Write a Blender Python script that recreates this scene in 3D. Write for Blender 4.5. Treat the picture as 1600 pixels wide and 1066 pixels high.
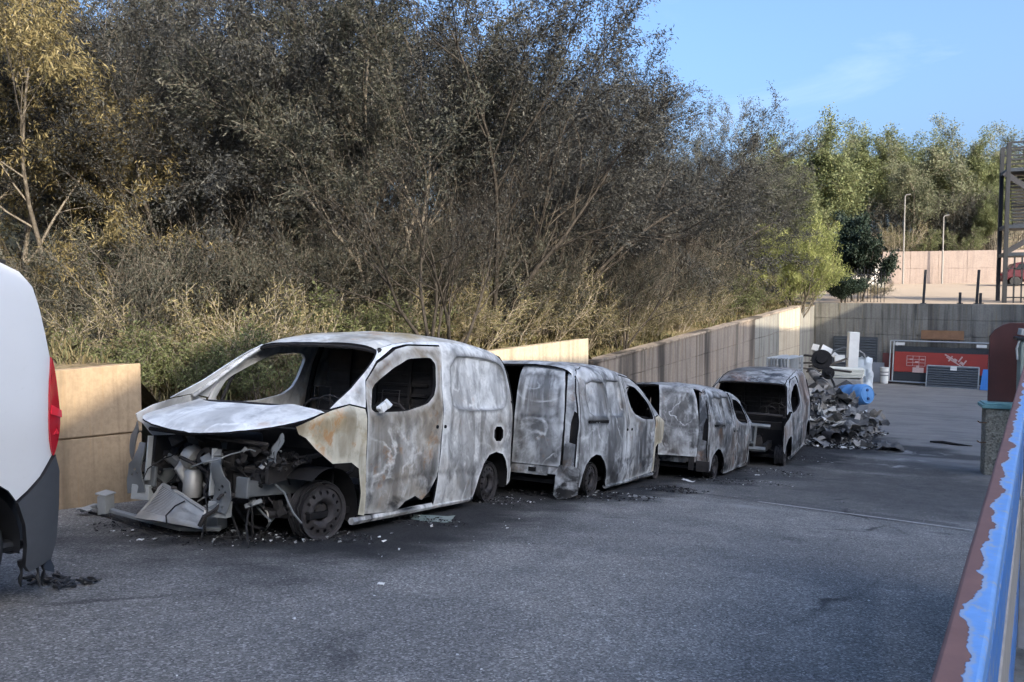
import bpy, bmesh, math, random
import numpy as np
from mathutils import Vector, Matrix, Quaternion, noise
from mathutils.geometry import delaunay_2d_cdt

R = math.radians
scene = bpy.context.scene
for o in list(bpy.data.objects):
    bpy.data.objects.remove(o)
C = scene.collection

# ------------------------------------------------------------------ camera
FPX, CXP, CYP = 1250.0, 800.0, 533.0          # focal length and centre, in pixels of the 1600 px wide photo
YAW = math.atan((1290 - CXP) / FPX)
PITCH = math.atan((CYP - 465) / FPX)
cf = Vector((-math.sin(YAW) * math.cos(PITCH), math.cos(YAW) * math.cos(PITCH), -math.sin(PITCH)))
cr = Vector((math.cos(YAW), math.sin(YAW), 0))
cu = cr.cross(cf)
cam_data = bpy.data.cameras.new('camera')
cam = bpy.data.objects.new('camera', cam_data)
C.objects.link(cam)
cam_data.sensor_width = 36.0
cam_data.lens = 36.0 * FPX / 1600.0
cam_data.clip_start = 0.05
cam_data.clip_end = 3000
cam.matrix_world = Matrix(((cr.x, cu.x, -cf.x, 0), (cr.y, cu.y, -cf.y, 0), (cr.z, cu.z, -cf.z, 0), (0, 0, 0, 1)))
scene.camera = cam

# ------------------------------------------------------------------ sky and sun
SUN_EL, SUN_AZ = R(25), R(-33)                 # azimuth from +X, negative = behind the camera
sdir = Vector((math.cos(SUN_EL) * math.cos(SUN_AZ), math.cos(SUN_EL) * math.sin(SUN_AZ), math.sin(SUN_EL)))
world = bpy.data.worlds.new('World')
scene.world = world
world.use_nodes = True
wn, wl = world.node_tree.nodes, world.node_tree.links
bg = wn['Background']
sky = wn.new('ShaderNodeTexSky')
sky.sky_type = 'NISHITA'
sky.sun_disc = False
sky.sun_elevation = SUN_EL
sky.sun_rotation = math.pi / 2 - SUN_AZ
sky.altitude = 100
sky.air_density = 1.0
sky.dust_density = 8.0
sky.ozone_density = 6.0
# thin high cirrus all over the sky
tc = wn.new('ShaderNodeTexCoord'); mp = wn.new('ShaderNodeMapping'); wl.new(tc.outputs['Generated'], mp.inputs[0])
mp.inputs['Scale'].default_value = (1.6, 5.0, 9.0); mp.inputs['Rotation'].default_value = (0, 0, R(-28))
cn = wn.new('ShaderNodeTexNoise'); wl.new(mp.outputs[0], cn.inputs['Vector']); cn.inputs['Scale'].default_value = 1.5; cn.inputs['Detail'].default_value = 7; cn.inputs['Roughness'].default_value = .58; cn.inputs['Distortion'].default_value = .6
crp = wn.new('ShaderNodeValToRGB'); wl.new(cn.outputs[0], crp.inputs[0]); crp.color_ramp.elements[0].position = .60; crp.color_ramp.elements[1].position = .9; crp.color_ramp.elements[1].color = (.14, .14, .14, 1)
cm = wn.new('ShaderNodeMix'); cm.data_type = 'RGBA'; wl.new(crp.outputs[0], cm.inputs[0]); wl.new(sky.outputs[0], cm.inputs[6]); cm.inputs[7].default_value = (4.2, 4.3, 4.5, 1)
wl.new(cm.outputs[2], bg.inputs[0])
bg.inputs[1].default_value = 0.15
sl = bpy.data.lights.new('sun', 'SUN')
sl.energy = 3.0
sl.angle = R(0.4)
sl.color = (1.0, 0.88, 0.70)
so = bpy.data.objects.new('sun', sl)
C.objects.link(so)
so.rotation_euler = sdir.to_track_quat('Z', 'Y').to_euler()
so.location = (30, -30, 40)
vs = scene.view_settings
vs.view_transform = 'Standard'
vs.look = 'None'
vs.exposure = 1.68
vs.gamma = 1.0
vs.use_curve_mapping = False
scene.cycles.use_adaptive_sampling = True
scene.cycles.adaptive_threshold = 0.03
scene.cycles.adaptive_min_samples = 16
scene.cycles.max_bounces = 5
scene.cycles.diffuse_bounces = 3
scene.cycles.glossy_bounces = 2
scene.cycles.transmission_bounces = 3
scene.cycles.transparent_max_bounces = 4
scene.cycles.caustics_reflective = False
scene.cycles.caustics_refractive = False

# ------------------------------------------------------------------ helpers
def rayd(px, py):
    return cf + cr * ((px - CXP) / FPX) - cu * ((py - CYP) / FPX)
def atY(px, py, Y):
    d = rayd(px, py); return d * (Y / d.y)
def atZ(px, py, Z):
    d = rayd(px, py); return d * (Z / d.z)
def xat(px, Y):
    d = rayd(px, 465); return d.x / d.y * Y

def tag(o, label=None, cat=None, group=None, kind=None):
    if label: o['label'] = label
    if cat: o['category'] = cat
    if group: o['group'] = group
    if kind: o['kind'] = kind
    return o

def empty(name, loc=(0, 0, 0), rot=None, label=None, cat=None, group=None):
    o = bpy.data.objects.new(name, None)
    o.empty_display_size = 0.2
    C.objects.link(o)
    o.location = loc
    if rot is not None: o.rotation_euler = rot
    return tag(o, label, cat, group)

def finish(o, mats, parent=None, smooth=True, angle=40, bevel=0):
    me = o.data
    for m in (mats if isinstance(mats, (list, tuple)) else [mats]):
        me.materials.append(m)
    if smooth:
        me.polygons.foreach_set('use_smooth', [True] * len(me.polygons))
        me.set_sharp_from_angle(angle=R(angle))
    if bevel:
        b = o.modifiers.new('edge', 'BEVEL'); b.width = bevel; b.segments = 2; b.limit_method = 'ANGLE'; b.angle_limit = R(50)
    C.objects.link(o)
    if parent is not None: o.parent = parent
    return o

def np_mesh(name, verts, faces, k):
    """fast mesh: verts (n,3) array, faces (m,k) int array"""
    me = bpy.data.meshes.new(name)
    verts = np.asarray(verts, np.float32); faces = np.asarray(faces, np.int32)
    me.vertices.add(len(verts)); me.vertices.foreach_set('co', verts.ravel())
    me.loops.add(faces.size); me.loops.foreach_set('vertex_index', faces.ravel())
    me.polygons.add(len(faces))
    me.polygons.foreach_set('loop_start', np.arange(0, faces.size, k, dtype=np.int32))
    me.polygons.foreach_set('loop_total', np.full(len(faces), k, np.int32))
    me.update(calc_edges=True)
    return me

class MB:
    def __init__(s): s.v, s.f, s.m = [], [], []
    def add(s, vs_, fs_, mi=0, M=None):
        b = len(s.v)
        s.v += [tuple(M @ Vector(p)) if M is not None else tuple(p) for p in vs_]
        s.f += [tuple(i + b for i in q) for q in fs_]
        s.m += [mi] * len(fs_)
        return s
    def box(s, c, d, rot=None, mi=0, M=None):
        x, y, z = d[0] / 2, d[1] / 2, d[2] / 2
        T = Matrix.Translation(c)
        if rot is not None:
            from mathutils import Euler
            T = T @ Euler(rot).to_matrix().to_4x4()
        if M is not None: T = M @ T
        vs_ = [(a, b, e) for a in (-x, x) for b in (-y, y) for e in (-z, z)]
        return s.add(vs_, [(0, 1, 3, 2), (4, 6, 7, 5), (0, 4, 5, 1), (2, 3, 7, 6), (0, 2, 6, 4), (1, 5, 7, 3)], mi, T)
    def bar(s, a, b, w, h, mi=0, up=(0, 0, 1)):
        a, b = Vector(a), Vector(b); d = (b - a).normalized()
        sd = d.cross(Vector(up))
        if sd.length < 1e-4: sd = d.cross(Vector((1, 0, 0)))
        sd.normalize(); u = sd.cross(d)
        vs_ = [p + sd * (i * w / 2) + u * (j * h / 2) for p in (a, b) for i, j in ((-1, -1), (1, -1), (1, 1), (-1, 1))]
        return s.add(vs_, [(3, 2, 1, 0), (4, 5, 6, 7), (0, 1, 5, 4), (1, 2, 6, 5), (2, 3, 7, 6), (3, 0, 4, 7)], mi)
    def tube(s, pts, r, n=8, mi=0, cap=True):
        pts = [Vector(p) for p in pts]; k = len(pts)
        rs = r if isinstance(r, (list, tuple)) else [r] * k
        vs_, fs_ = [], []
        prev = None
        for i, p in enumerate(pts):
            d = (pts[min(i + 1, k - 1)] - pts[max(i - 1, 0)]).normalized()
            if prev is None:
                a = d.cross(Vector((0, 0, 1)))
                if a.length < 1e-3: a = d.cross(Vector((1, 0, 0)))
                a.normalize()
            else:
                a = prev - d * prev.dot(d)
                if a.length < 1e-4: a = d.cross(Vector((0.3, 0.5, 0.7)))
                a.normalize()
            prev = a; b = d.cross(a)
            for j in range(n):
                t = 2 * math.pi * j / n
                vs_.append(p + (a * math.cos(t) + b * math.sin(t)) * rs[i])
        for i in range(k - 1):
            for j in range(n):
                q = (j + 1) % n
                fs_.append((i * n + j, i * n + q, (i + 1) * n + q, (i + 1) * n + j))
        if cap:
            fs_.append(tuple(range(n))[::-1]); fs_.append(tuple((k - 1) * n + j for j in range(n)))
        return s.add(vs_, fs_, mi)
    def lathe(s, prof, n=24, mi=0, M=None, closed=False):
        """prof = (radius, height) pairs about local Z"""
        vs_, fs_ = [], []
        for r_, h_ in prof:
            for j in range(n):
                t = 2 * math.pi * j / n; vs_.append((r_ * math.cos(t), r_ * math.sin(t), h_))
        k = len(prof)
        for i in range(k if closed else k - 1):
            i2 = (i + 1) % k
            for j in range(n):
                q = (j + 1) % n
                fs_.append((i * n + j, i * n + q, i2 * n + q, i2 * n + j))
        return s.add(vs_, fs_, mi, M)
    def prism(s, poly, t, M=None, mi=0):
        """poly in local XY, extruded 0..t along Z"""
        n = len(poly)
        vs_ = [(x, y, 0) for x, y in poly] + [(x, y, t) for x, y in poly]
        fs_ = [tuple(range(n))[::-1], tuple(range(n, 2 * n))] + [(i, (i + 1) % n, n + (i + 1) % n, n + i) for i in range(n)]
        return s.add(vs_, fs_, mi, M)
    def build(s, name, mats, parent=None, smooth=True, angle=40, bevel=0, fix=False):
        me = bpy.data.meshes.new(name)
        me.from_pydata(s.v, [], s.f)
        me.polygons.foreach_set('material_index', s.m)
        if fix:
            bm = bmesh.new(); bm.from_mesh(me); bmesh.ops.recalc_face_normals(bm, faces=bm.faces); bm.to_mesh(me); bm.free()
        o = bpy.data.objects.new(name, me)
        return finish(o, mats, parent, smooth, angle, bevel)

def copy_tree(o, parent=None):
    c = o.copy(); C.objects.link(c); c.parent = parent
    for ch in list(o.children): copy_tree(ch, c)
    return c

def nz(x, y, z=0.0, s=1.0):
    return noise.noise(Vector((x * s, y * s, z * s)))

def in_poly(x, y, P):
    c = False; j = len(P) - 1
    for i in range(len(P)):
        xi, yi = P[i]; xj, yj = P[j]
        if (yi > y) != (yj > y) and x < (xj - xi) * (y - yi) / (yj - yi) + xi: c = not c
        j = i
    return c
def seg_d(x, y, a, b):
    dx, dy = b[0] - a[0], b[1] - a[1]; L = dx * dx + dy * dy
    t = 0 if L == 0 else max(0, min(1, ((x - a[0]) * dx + (y - a[1]) * dy) / L))
    return math.hypot(x - a[0] - t * dx, y - a[1] - t * dy)
def sdf(x, y, P):
    d = min(seg_d(x, y, P[i - 1], P[i]) for i in range(len(P)))
    return -d if in_poly(x, y, P) else d
def sstep(a, b, t):
    t = max(0.0, min(1.0, (t - a) / (b - a))); return t * t * (3 - 2 * t)
def lerp_tab(tab, x):
    if x <= tab[0][0]: return tab[0][1]
    for (x0, y0), (x1, y1) in zip(tab, tab[1:]):
        if x <= x1: return y0 + (y1 - y0) * (x - x0) / (x1 - x0)
    return tab[-1][1]
def smooth_poly(P, it=2, r=.25):
    for _ in range(it):
        Q = []
        for i in range(len(P)):
            a, b = P[i], P[(i + 1) % len(P)]
            Q += [(a[0] * (1 - r) + b[0] * r, a[1] * (1 - r) + b[1] * r), (a[0] * r + b[0] * (1 - r), a[1] * r + b[1] * (1 - r))]
        P = Q
    return P

def panel(name, outline, mapf, parent, mats, holes=(), step=.06, thick=.012, smooth=True, angle=50, groove=None, feats=()):
    """a curved sheet: 2D outline with holes, triangulated, mapped by mapf(a, b, inward) and given thickness"""
    pts, edges = [], []
    def loop(P):
        s0 = len(pts)
        for i in range(len(P)):
            a, b = P[i], P[(i + 1) % len(P)]
            n = max(1, int(math.ceil(math.hypot(b[0] - a[0], b[1] - a[1]) / step)))
            for k in range(n): pts.append((a[0] + (b[0] - a[0]) * k / n, a[1] + (b[1] - a[1]) * k / n))
        e0 = len(pts)
        for i in range(s0, e0): edges.append((i, i + 1 if i + 1 < e0 else s0))
    loop(outline)
    for h in holes: loop(h)
    nb = len(pts)
    for h in feats: loop(h)
    xs = [p[0] for p in outline]; ys = [p[1] for p in outline]
    x = min(xs) + step * .5; row = 0
    while x < max(xs):
        y = min(ys) + step * (.5 if row % 2 else .1)
        while y < max(ys):
            if sdf(x, y, outline) < -step * .45 and all(sdf(x, y, h) > step * .45 for h in holes) and all(abs(sdf(x, y, h)) > step * .4 for h in feats): pts.append((x, y))
            y += step
        x += step * .88; row += 1
    vo, eo, fo, *_ = delaunay_2d_cdt([Vector(p) for p in pts], edges, [], 0 if feats else 1, 1e-5)
    fo = [f for f in fo if len(f) == 3]
    if feats: fo = [f for f in fo if in_poly(sum(vo[i].x for i in f) / 3, sum(vo[i].y for i in f) / 3, outline)]
    if holes:
        def _in(f):
            cx = sum(vo[i].x for i in f) / 3; cy = sum(vo[i].y for i in f) / 3
            return any(in_poly(cx, cy, h) for h in holes)
        fo = [f for f in fo if not _in(f)]
    n = len(vo)
    vs_ = [mapf(p.x, p.y, 0.0) for p in vo] + [mapf(p.x, p.y, thick) for p in vo]
    cnt = {}
    for f in fo:
        for i in range(3):
            a, b = f[i], f[(i + 1) % 3]; cnt.setdefault((min(a, b), max(a, b)), []).append((a, b))
    fs_ = [tuple(f) for f in fo] + [tuple(i + n for i in f[::-1]) for f in fo]
    mi = [0] * len(fo) + [1] * len(fo)
    for k, l in cnt.items():
        if len(l) == 1:
            a, b = l[0]; fs_.append((b, a, a + n, b + n)); mi.append(1)
    me = bpy.data.meshes.new(name)
    me.from_pydata(vs_, [], fs_)
    me.polygons.foreach_set('material_index', mi)
    bm = bmesh.new(); bm.from_mesh(me); bmesh.ops.recalc_face_normals(bm, faces=bm.faces); bm.to_mesh(me); bm.free()
    if groove is not None:
        ed = [1 - sstep(0, .06, min([-sdf(p.x, p.y, outline)] + [sdf(p.x, p.y, h) for h in holes])) for p in vo]
        gv = [groove(p.x, p.y) for p in vo]
        hs_ = [max([1 - sstep(0, .16, sdf(p.x, p.y, h)) for h in holes] + [0]) for p in vo]
        for nm, arr in (('edge', ed), ('groove', gv), ('opening', hs_)):
            at = me.attributes.new(nm, 'FLOAT', 'POINT'); at.data.foreach_set('value', np.array(arr + arr, np.float32))
    o = bpy.data.objects.new(name, me)
    if len(mats) == 1: mats = [mats[0], mats[0]]
    return finish(o, mats, parent, smooth, angle)

# ------------------------------------------------------------------ materials
class NT:
    def __init__(s, name):
        s.mat = bpy.data.materials.new(name); s.mat.use_nodes = True
        s.n, s.l = s.mat.node_tree.nodes, s.mat.node_tree.links
        s.bsdf = s.n['Principled BSDF']
    def new(s, t, **kw):
        q = s.n.new(t)
        for k, v in kw.items(): setattr(q, k, v)
        return q
    def put(s, sock, v):
        if isinstance(v, bpy.types.NodeSocket): s.l.new(v, sock)
        elif isinstance(v, (tuple, list)): sock.default_value = tuple(v) + ((1,) if len(v) == 3 and sock.type == 'RGBA' else ())
        else: sock.default_value = v
    def coord(s, which='Object', scale=(1, 1, 1), loc=(0, 0, 0), rot=(0, 0, 0)):
        t = s.new('ShaderNodeTexCoord'); m = s.new('ShaderNodeMapping')
        s.l.new(t.outputs[which], m.inputs[0])
        m.inputs['Scale'].default_value = scale; m.inputs['Location'].default_value = loc; m.inputs['Rotation'].default_value = rot
        return m.outputs[0]
    def noise(s, vec, scale, detail=4, rough=.55, dist=0.0):
        q = s.new('ShaderNodeTexNoise'); s.l.new(vec, q.inputs['Vector'])
        q.inputs['Scale'].default_value = scale; q.inputs['Detail'].default_value = detail
        q.inputs['Roughness'].default_value = rough; q.inputs['Distortion'].default_value = dist
        return q.outputs[0]
    def voro(s, vec, scale, feature='F1', out=0):
        q = s.new('ShaderNodeTexVoronoi', feature=feature); s.l.new(vec, q.inputs['Vector']); q.inputs['Scale'].default_value = scale
        return q.outputs[out]
    def ramp(s, fac, stops, interp='LINEAR'):
        q = s.new('ShaderNodeValToRGB'); q.color_ramp.interpolation = interp
        e = q.color_ramp.elements
        while len(e) < len(stops): e.new(0.5)
        for el, (p, c) in zip(e, stops):
            el.position = p; el.color = (c, c, c, 1) if isinstance(c, (int, float)) else tuple(c) + (1,)
        s.l.new(fac, q.inputs[0]); return q.outputs[0]
    def mix(s, fac, a, b, mode='MIX'):
        q = s.new('ShaderNodeMix', data_type='RGBA', blend_type=mode)
        s.put(q.inputs[0], fac); s.put(q.inputs[6], a); s.put(q.inputs[7], b); return q.outputs[2]
    def math(s, op, a, b=0.5, clamp=False):
        q = s.new('ShaderNodeMath', operation=op, use_clamp=clamp); s.put(q.inputs[0], a); s.put(q.inputs[1], b); return q.outputs[0]
    def sep(s, vec):
        q = s.new('ShaderNodeSeparateXYZ'); s.l.new(vec, q.inputs[0]); return q.outputs
    def bump(s, h, strength=.3, dist=.01):
        q = s.new('ShaderNodeBump'); s.l.new(h, q.inputs['Height']); q.inputs['Strength'].default_value = strength; q.inputs['Distance'].default_value = dist
        s.l.new(q.outputs[0], s.bsdf.inputs['Normal'])
    def out(s, color, rough=.8, metal=0.0, spec=None):
        s.put(s.bsdf.inputs['Base Color'], color); s.put(s.bsdf.inputs['Roughness'], rough); s.put(s.bsdf.inputs['Metallic'], metal)
        if spec is not None: s.bsdf.inputs['Specular IOR Level'].default_value = spec
        return s.mat

def simple(name, col, rough=.6, metal=0.0, var=.25, scale=8, spec=None, bump=0.0):
    t = NT(name); v = t.coord()
    n = t.noise(v, scale, 5, .6)
    c = t.mix(n, [a * (1 - var) for a in col], [min(1, a * (1 + var)) for a in col])
    if bump: t.bump(t.noise(v, scale * 4, 4), bump, .004)
    return t.out(c, rough, metal, spec)
def m_asphalt():
    t = NT('asphalt'); v = t.coord('Object')
    agg = t.voro(v, 95, 'F1', 1)                      # aggregate grains, random grey each
    fine = t.noise(v, 160, 3, .7)
    big = t.noise(v, .45, 5, .6, .6)
    mid = t.noise(v, 2.6, 6, .65, .4)
    g = t.math('MULTIPLY', t.ramp(agg, [(.1, .42), (.7, 1.0), (.96, 2.0)]), t.ramp(fine, [(.3, .6), (.7, 1.3)]))
    base = t.mix(big, (.245, .23, .208), (.345, .323, .29))
    base = t.mix(t.ramp(mid, [(.35, 0), (.62, .55)]), base, (.19, .182, .17))
    patch = t.ramp(t.noise(v, .28, 3, .5, 1.2), [(.53, 0), (.56, .5)])           # old repairs, oil and tyre stains
    base = t.mix(patch, base, (.175, .168, .158))
    oil = t.ramp(t.noise(v, 1.1, 5, .6, .3), [(.64, 0), (.74, .75)])
    base = t.mix(oil, base, (.045, .044, .044))
    lane = t.ramp(t.noise(t.coord('Object', (2.2, .16, 1), (0, 0, 0), (0, 0, R(12))), 1.2, 4, .6), [(.5, 0), (.7, .4)])
    base = t.mix(lane, base, (.16, .153, .144))
    wob = t.new('ShaderNodeTexNoise'); t.l.new(v, wob.inputs['Vector']); wob.inputs['Scale'].default_value = 1.6; wob.inputs['Detail'].default_value = 5
    cvn = t.mix(.35, v, wob.outputs[1])
    ck = t.ramp(t.voro(cvn, .42, 'DISTANCE_TO_EDGE'), [(.0, 1), (.006, .8), (.012, 0)])
    ck = t.math('MULTIPLY', ck, t.ramp(t.noise(v, .35, 3), [(.5, 0), (.6, .8)]))
    base = t.mix(ck, base, (.02, .02, .02))
    col = t.mix(1.0, base, g, 'MULTIPLY')
    a = t.new('ShaderNodeAttribute', attribute_name='soot')
    col = t.mix(t.math('MULTIPLY', a.outputs['Fac'], .92), col, (.011, .011, .012))
    b = t.new('ShaderNodeAttribute', attribute_name='lower')
    conc = t.mix(t.noise(v, 1.4, 6, .65, .8), (.165, .157, .146), (.25, .235, .215))
    conc = t.mix(t.ramp(t.noise(t.coord('Object', (.35, 1.6, 1)), 2.2, 5, .6, .6), [(.45, 0), (.7, .7)]), conc, (.10, .097, .092))
    conc = t.mix(t.math('MULTIPLY', a.outputs['Fac'], .9), conc, (.013, .013, .014))
    d = t.new('ShaderNodeAttribute', attribute_name='dust')
    col = t.mix(b.outputs['Fac'], col, conc)
    dn = t.ramp(t.noise(v, 2.6, 6, .6, .8), [(.46, 0), (.62, 1)])
    col = t.mix(t.math('MULTIPLY', d.outputs['Fac'], dn), col, (.3, .29, .27))
    h = t.math('ADD', t.math('MULTIPLY', agg, .7), fine)
    t.bump(h, .55, .006)
    return t.out(col, t.ramp(mid, [(.3, .78), (.7, .95)]), 0, .25)

def m_concrete(name, c1, c2, stain=.5, seed=0.0, plume=0.0):
    t = NT(name); v = t.coord('Object', loc=(seed, seed * .7, 0))
    a = t.noise(v, 1.1, 7, .62, .5); b = t.noise(v, 18, 5, .65)
    col = t.mix(a, c1, c2)
    col = t.mix(t.ramp(b, [(.35, .35), (.6, 0)]), col, [x * .6 for x in c1])
    sv = t.coord('Object', (2.6, 2.6, .16), (seed, 0, 0))
    st = t.ramp(t.noise(sv, 2.4, 5, .6, .3), [(.47, 0), (.68, stain)])
    col = t.mix(st, col, [x * .34 for x in c1])
    st2 = t.ramp(t.noise(sv, 5.5, 4, .6), [(.55, 0), (.72, stain * .7)])
    col = t.mix(st2, col, (c2[0] * .9, c2[1] * .72, c2[2] * .5))
    pl = t.ramp(t.noise(t.coord('Object', (.42, .42, .03), (seed * 2, 0, 0)), 2.1, 4, .55), [(.5, 0), (.6, plume)])
    col = t.mix(pl, col, (.035, .032, .03))
    pit = t.ramp(t.voro(v, 26), [(.0, 1), (.09, 0)])
    col = t.mix(t.math('MULTIPLY', pit, .5), col, (.06, .05, .045))
    t.bump(t.math('ADD', b, t.math('MULTIPLY', pit, -1.2)), .4, .012)
    return t.out(col, .92, 0, .2)

def m_soil():
    t = NT('dry_soil'); v = t.coord('Object')
    a = t.noise(v, .9, 7, .6, .4); b = t.noise(v, 9, 6, .7)
    col = t.mix(a, (.16, .12, .075), (.27, .21, .13))
    col = t.mix(t.ramp(b, [(.4, .7), (.6, 0)]), col, (.08, .065, .04))
    col = t.mix(t.ramp(t.noise(v, .25, 4), [(.45, 0), (.7, .7)]), col, (.11, .115, .05))
    t.bump(b, .6, .05)
    return t.out(col, .95, 0, .1)

ASPH = m_asphalt()
CONC_WARM = m_concrete('concrete_warm', (.33, .245, .16), (.42, .315, .205), .55, 1.3, .25)
CONC_PALE = m_concrete('concrete_pale', (.40, .34, .26), (.52, .45, .34), .5, 4.1)
CONC_GREY = m_concrete('concrete_grey', (.20, .195, .175), (.30, .29, .26), .75, 7.7, .4)
CONC_DARK = m_concrete('concrete_soiled', (.25, .21, .175), (.36, .305, .25), .75, 2.2, .85)
SOIL = m_soil()

# ------------------------------------------------------------------ ground
SLOPE, Z0, ZF = .13, -1.246, -3.5
YF = (Z0 - ZF) / SLOPE
def gz(y):
    z = Z0 - SLOPE * y
    k = .35                                              # soft foot of the ramp
    return ZF + k * math.log1p(math.exp(min(60, (z - ZF) / k))) * 1.0 if y > 11 else z
_d11 = (Z0 - SLOPE * 11) - (ZF + .35 * math.log1p(math.exp((Z0 - SLOPE * 11 - ZF) / .35)))
def gz(y):
    z = Z0 - SLOPE * y
    if y < 14: return z
    t = min(1, (y - 14) / 6.0)
    # integral of a slope fading from SLOPE to 0 between y=14 and y=20
    yy = min(y, 20.0) - 14
    return Z0 - SLOPE * 14 - SLOPE * (yy - yy * yy / 12.0)
ZLOW = gz(20)
def on_ground(px, py):
    d = rayd(px, py)
    lo, hi = .5, 80.0
    for _ in range(60):
        m = (lo + hi) / 2; p = d * m
        if p.z > gz(p.y): lo = m
        else: hi = m
    return d * lo

AX = R(12.7)                                             # the yard runs 12.7 degrees off +Y
# wall foot line of the bank on the left (x, y, top z)
WALL_LINE = [(-7.6, -14), (-6.95, 2), (-6.36, 6.06), (-5.72, 9.0), (-4.85, 17.0), (-.95, 34.0), (-.42, 36.9)]
def wall_x(y): return lerp_tab([(b, a) for a, b in WALL_LINE], y)
BANK_TOP = [(-14, -.7), (6.0, -.7), (6.35, -1.32), (8.9, -1.32), (9.1, -.98), (16.9, -.98), (17.2, -1.5), (34, -.45), (36.9, -.4), (62, 1.0), (63, 3.0), (120, 9), (200, 12)]
def bank_z(x, y):
    o = wall_x(min(y, 36.9)) - x
    t = lerp_tab(BANK_TOP, y)
    if y > 36.9 and o < 0: return t
    rise = .10 * min(o, 8) + .26 * max(0, min(o - 8, 40))
    return t + rise * (1 if y < 45 else max(.3, 1 - (y - 45) / 40)) + .10 * nz(x, y, 0, .5) * min(1, o) + .05 * nz(x, y, 3, 1.7) * min(1, o)

soot_spots = []                                          # (x, y, rx, ry, strength) filled by hand: where things burned
for q in [(-4.2, 6.6, 1.75, 2.9, 1.05), (-3.45, 10.9, 1.8, 2.8, 1.05), (-2.6, 14.6, 1.9, 2.8, 1.15), (-1.4, 18.9, 2.1, 3.0, 1.15),
          (.1, 20.8, 1.6, 2.4, 1.1), (1.2, 20.2, 1.5, .7, .9), (-1.2, 15.6, 1.8, 2.2, .7), (.6, 17.5, 2.4, 1.2, .7), (2.2, 19.6, 2.3, .35, .75),
          (-3.1, 8.4, .75, .6, .8), (-3.75, 5.4, .9, .8, .9), (-2.0, 12.9, .9, .8, .8), (1.5, 13.8, 2.6, 3.2, .62), (.2, 12.2, 2.4, 2.2, .45)]:
    soot_spots.append(q)
def build_ground():
    xs = np.concatenate([np.arange(-8.5, 5.0, .11), np.arange(5, 30.1, 2.5)])
    ys = np.concatenate([np.arange(-14, 2.0, 1.0), np.arange(2.0, 24.0, .11), np.arange(24, 39.1, .35)])
    nx, ny = len(xs), len(ys)
    V = np.zeros((nx * ny, 3)); soot = np.zeros(nx * ny); low = np.zeros(nx * ny); dust = np.zeros(nx * ny)
    k = 0
    j2a, j2b = on_ground(1290, 700), on_ground(1535, 745)
    dusts = [(on_ground(1425, 707), .75, .30), (on_ground(1408, 718), .6, .22), (on_ground(1395, 728), .7, .22), (on_ground(1100, 785), 1.2, .2)]
    for y in ys:
        zy = gz(float(y))
        for x in xs:
            x = float(x); yy = float(y)
            V[k] = (x, yy, zy + .006 * nz(x, yy, 0, .9) - .004)
            if 2 < yy < 26 and x < 5:
                w = nz(x, yy, 1, 1.3) * .5 + nz(x, yy, 2, 4.1) * .28 + nz(x, yy, 5, 11) * .14
                s_ = 0
                for (a, b, rx, ry, st) in soot_spots:
                    d = math.hypot((x - a) / rx, (yy - b) / ry)
                    if d < 1.7: s_ = max(s_, st * sstep(1.25, .62, d + w * .55) if True else 0)
                soot[k] = min(1, s_)
                # beyond the second joint the old concrete of the lower yard
                t = (x - j2a.x) / (j2b.x - j2a.x); yj = j2a.y + t * (j2b.y - j2a.y)
                low[k] = 1.0 if yy > yj + .12 * nz(x, 7, 0, 1.5) else 0.0
                for (p, ra, rb) in dusts:
                    d = math.hypot((x - p.x) / ra, (yy - p.y) / rb)
                    if d < 1.4: dust[k] = max(dust[k], sstep(1.2, .5, d + w * .4))
            elif yy >= 20: low[k] = 1.0
            k += 1
    i, j = np.meshgrid(np.arange(nx - 1), np.arange(ny - 1))
    a = (j * nx + i).ravel()
    F = np.stack([a, a + 1, a + nx + 1, a + nx], 1)
    me = np_mesh('ground', V, F, 4)
    for nm, arr in (('soot', soot), ('lower', low), ('dust', dust)):
        at = me.attributes.new(nm, 'FLOAT', 'POINT'); at.data.foreach_set('value', arr.astype(np.float32))
    o = bpy.data.objects.new('asphalt_ramp', me); finish(o, ASPH, None, True, 60)
    tag(o, 'dark asphalt ramp running down to the lower yard', kind='structure')
build_ground()

# joints across the ramp
def joint(pa, pb, w, col, name, label):
    a, b = on_ground(*pa), on_ground(*pb)
    mb = MB(); n = 26
    rowa = []
    for i in range(n + 1):
        p = a.lerp(b, i / n); d = (b - a).normalized(); s = Vector((-d.y, d.x, 0))
        ww = w * (1 + .5 * nz(p.x, p.y, 0, 2.2)); of = .03 * nz(p.x, p.y, 9, .8)
        for k in (-1, 1):
            q = p + s * (of + k * ww / 2); rowa.append((q.x, q.y, gz(q.y) + .010))
    mb.add(rowa, [(2 * i, 2 * i + 2, 2 * i + 3, 2 * i + 1) for i in range(n)])
    return tag(mb.build(name, col), label, kind='structure')
JOINTM = simple('joint_mortar', (.46, .44, .41), .95, 0, .4, 5)
JOINTD = simple('joint_tar', (.02, .02, .021), .8, 0, .3, 6)
joint((1185, 785), (1520, 830), .05, JOINTM, 'ramp_joint', 'pale mortar line across the asphalt ramp')
joint((1060, 768), (1500, 822), .035, JOINTD, 'ramp_joint', 'dark crack across the asphalt ramp beside the pale line')

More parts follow.
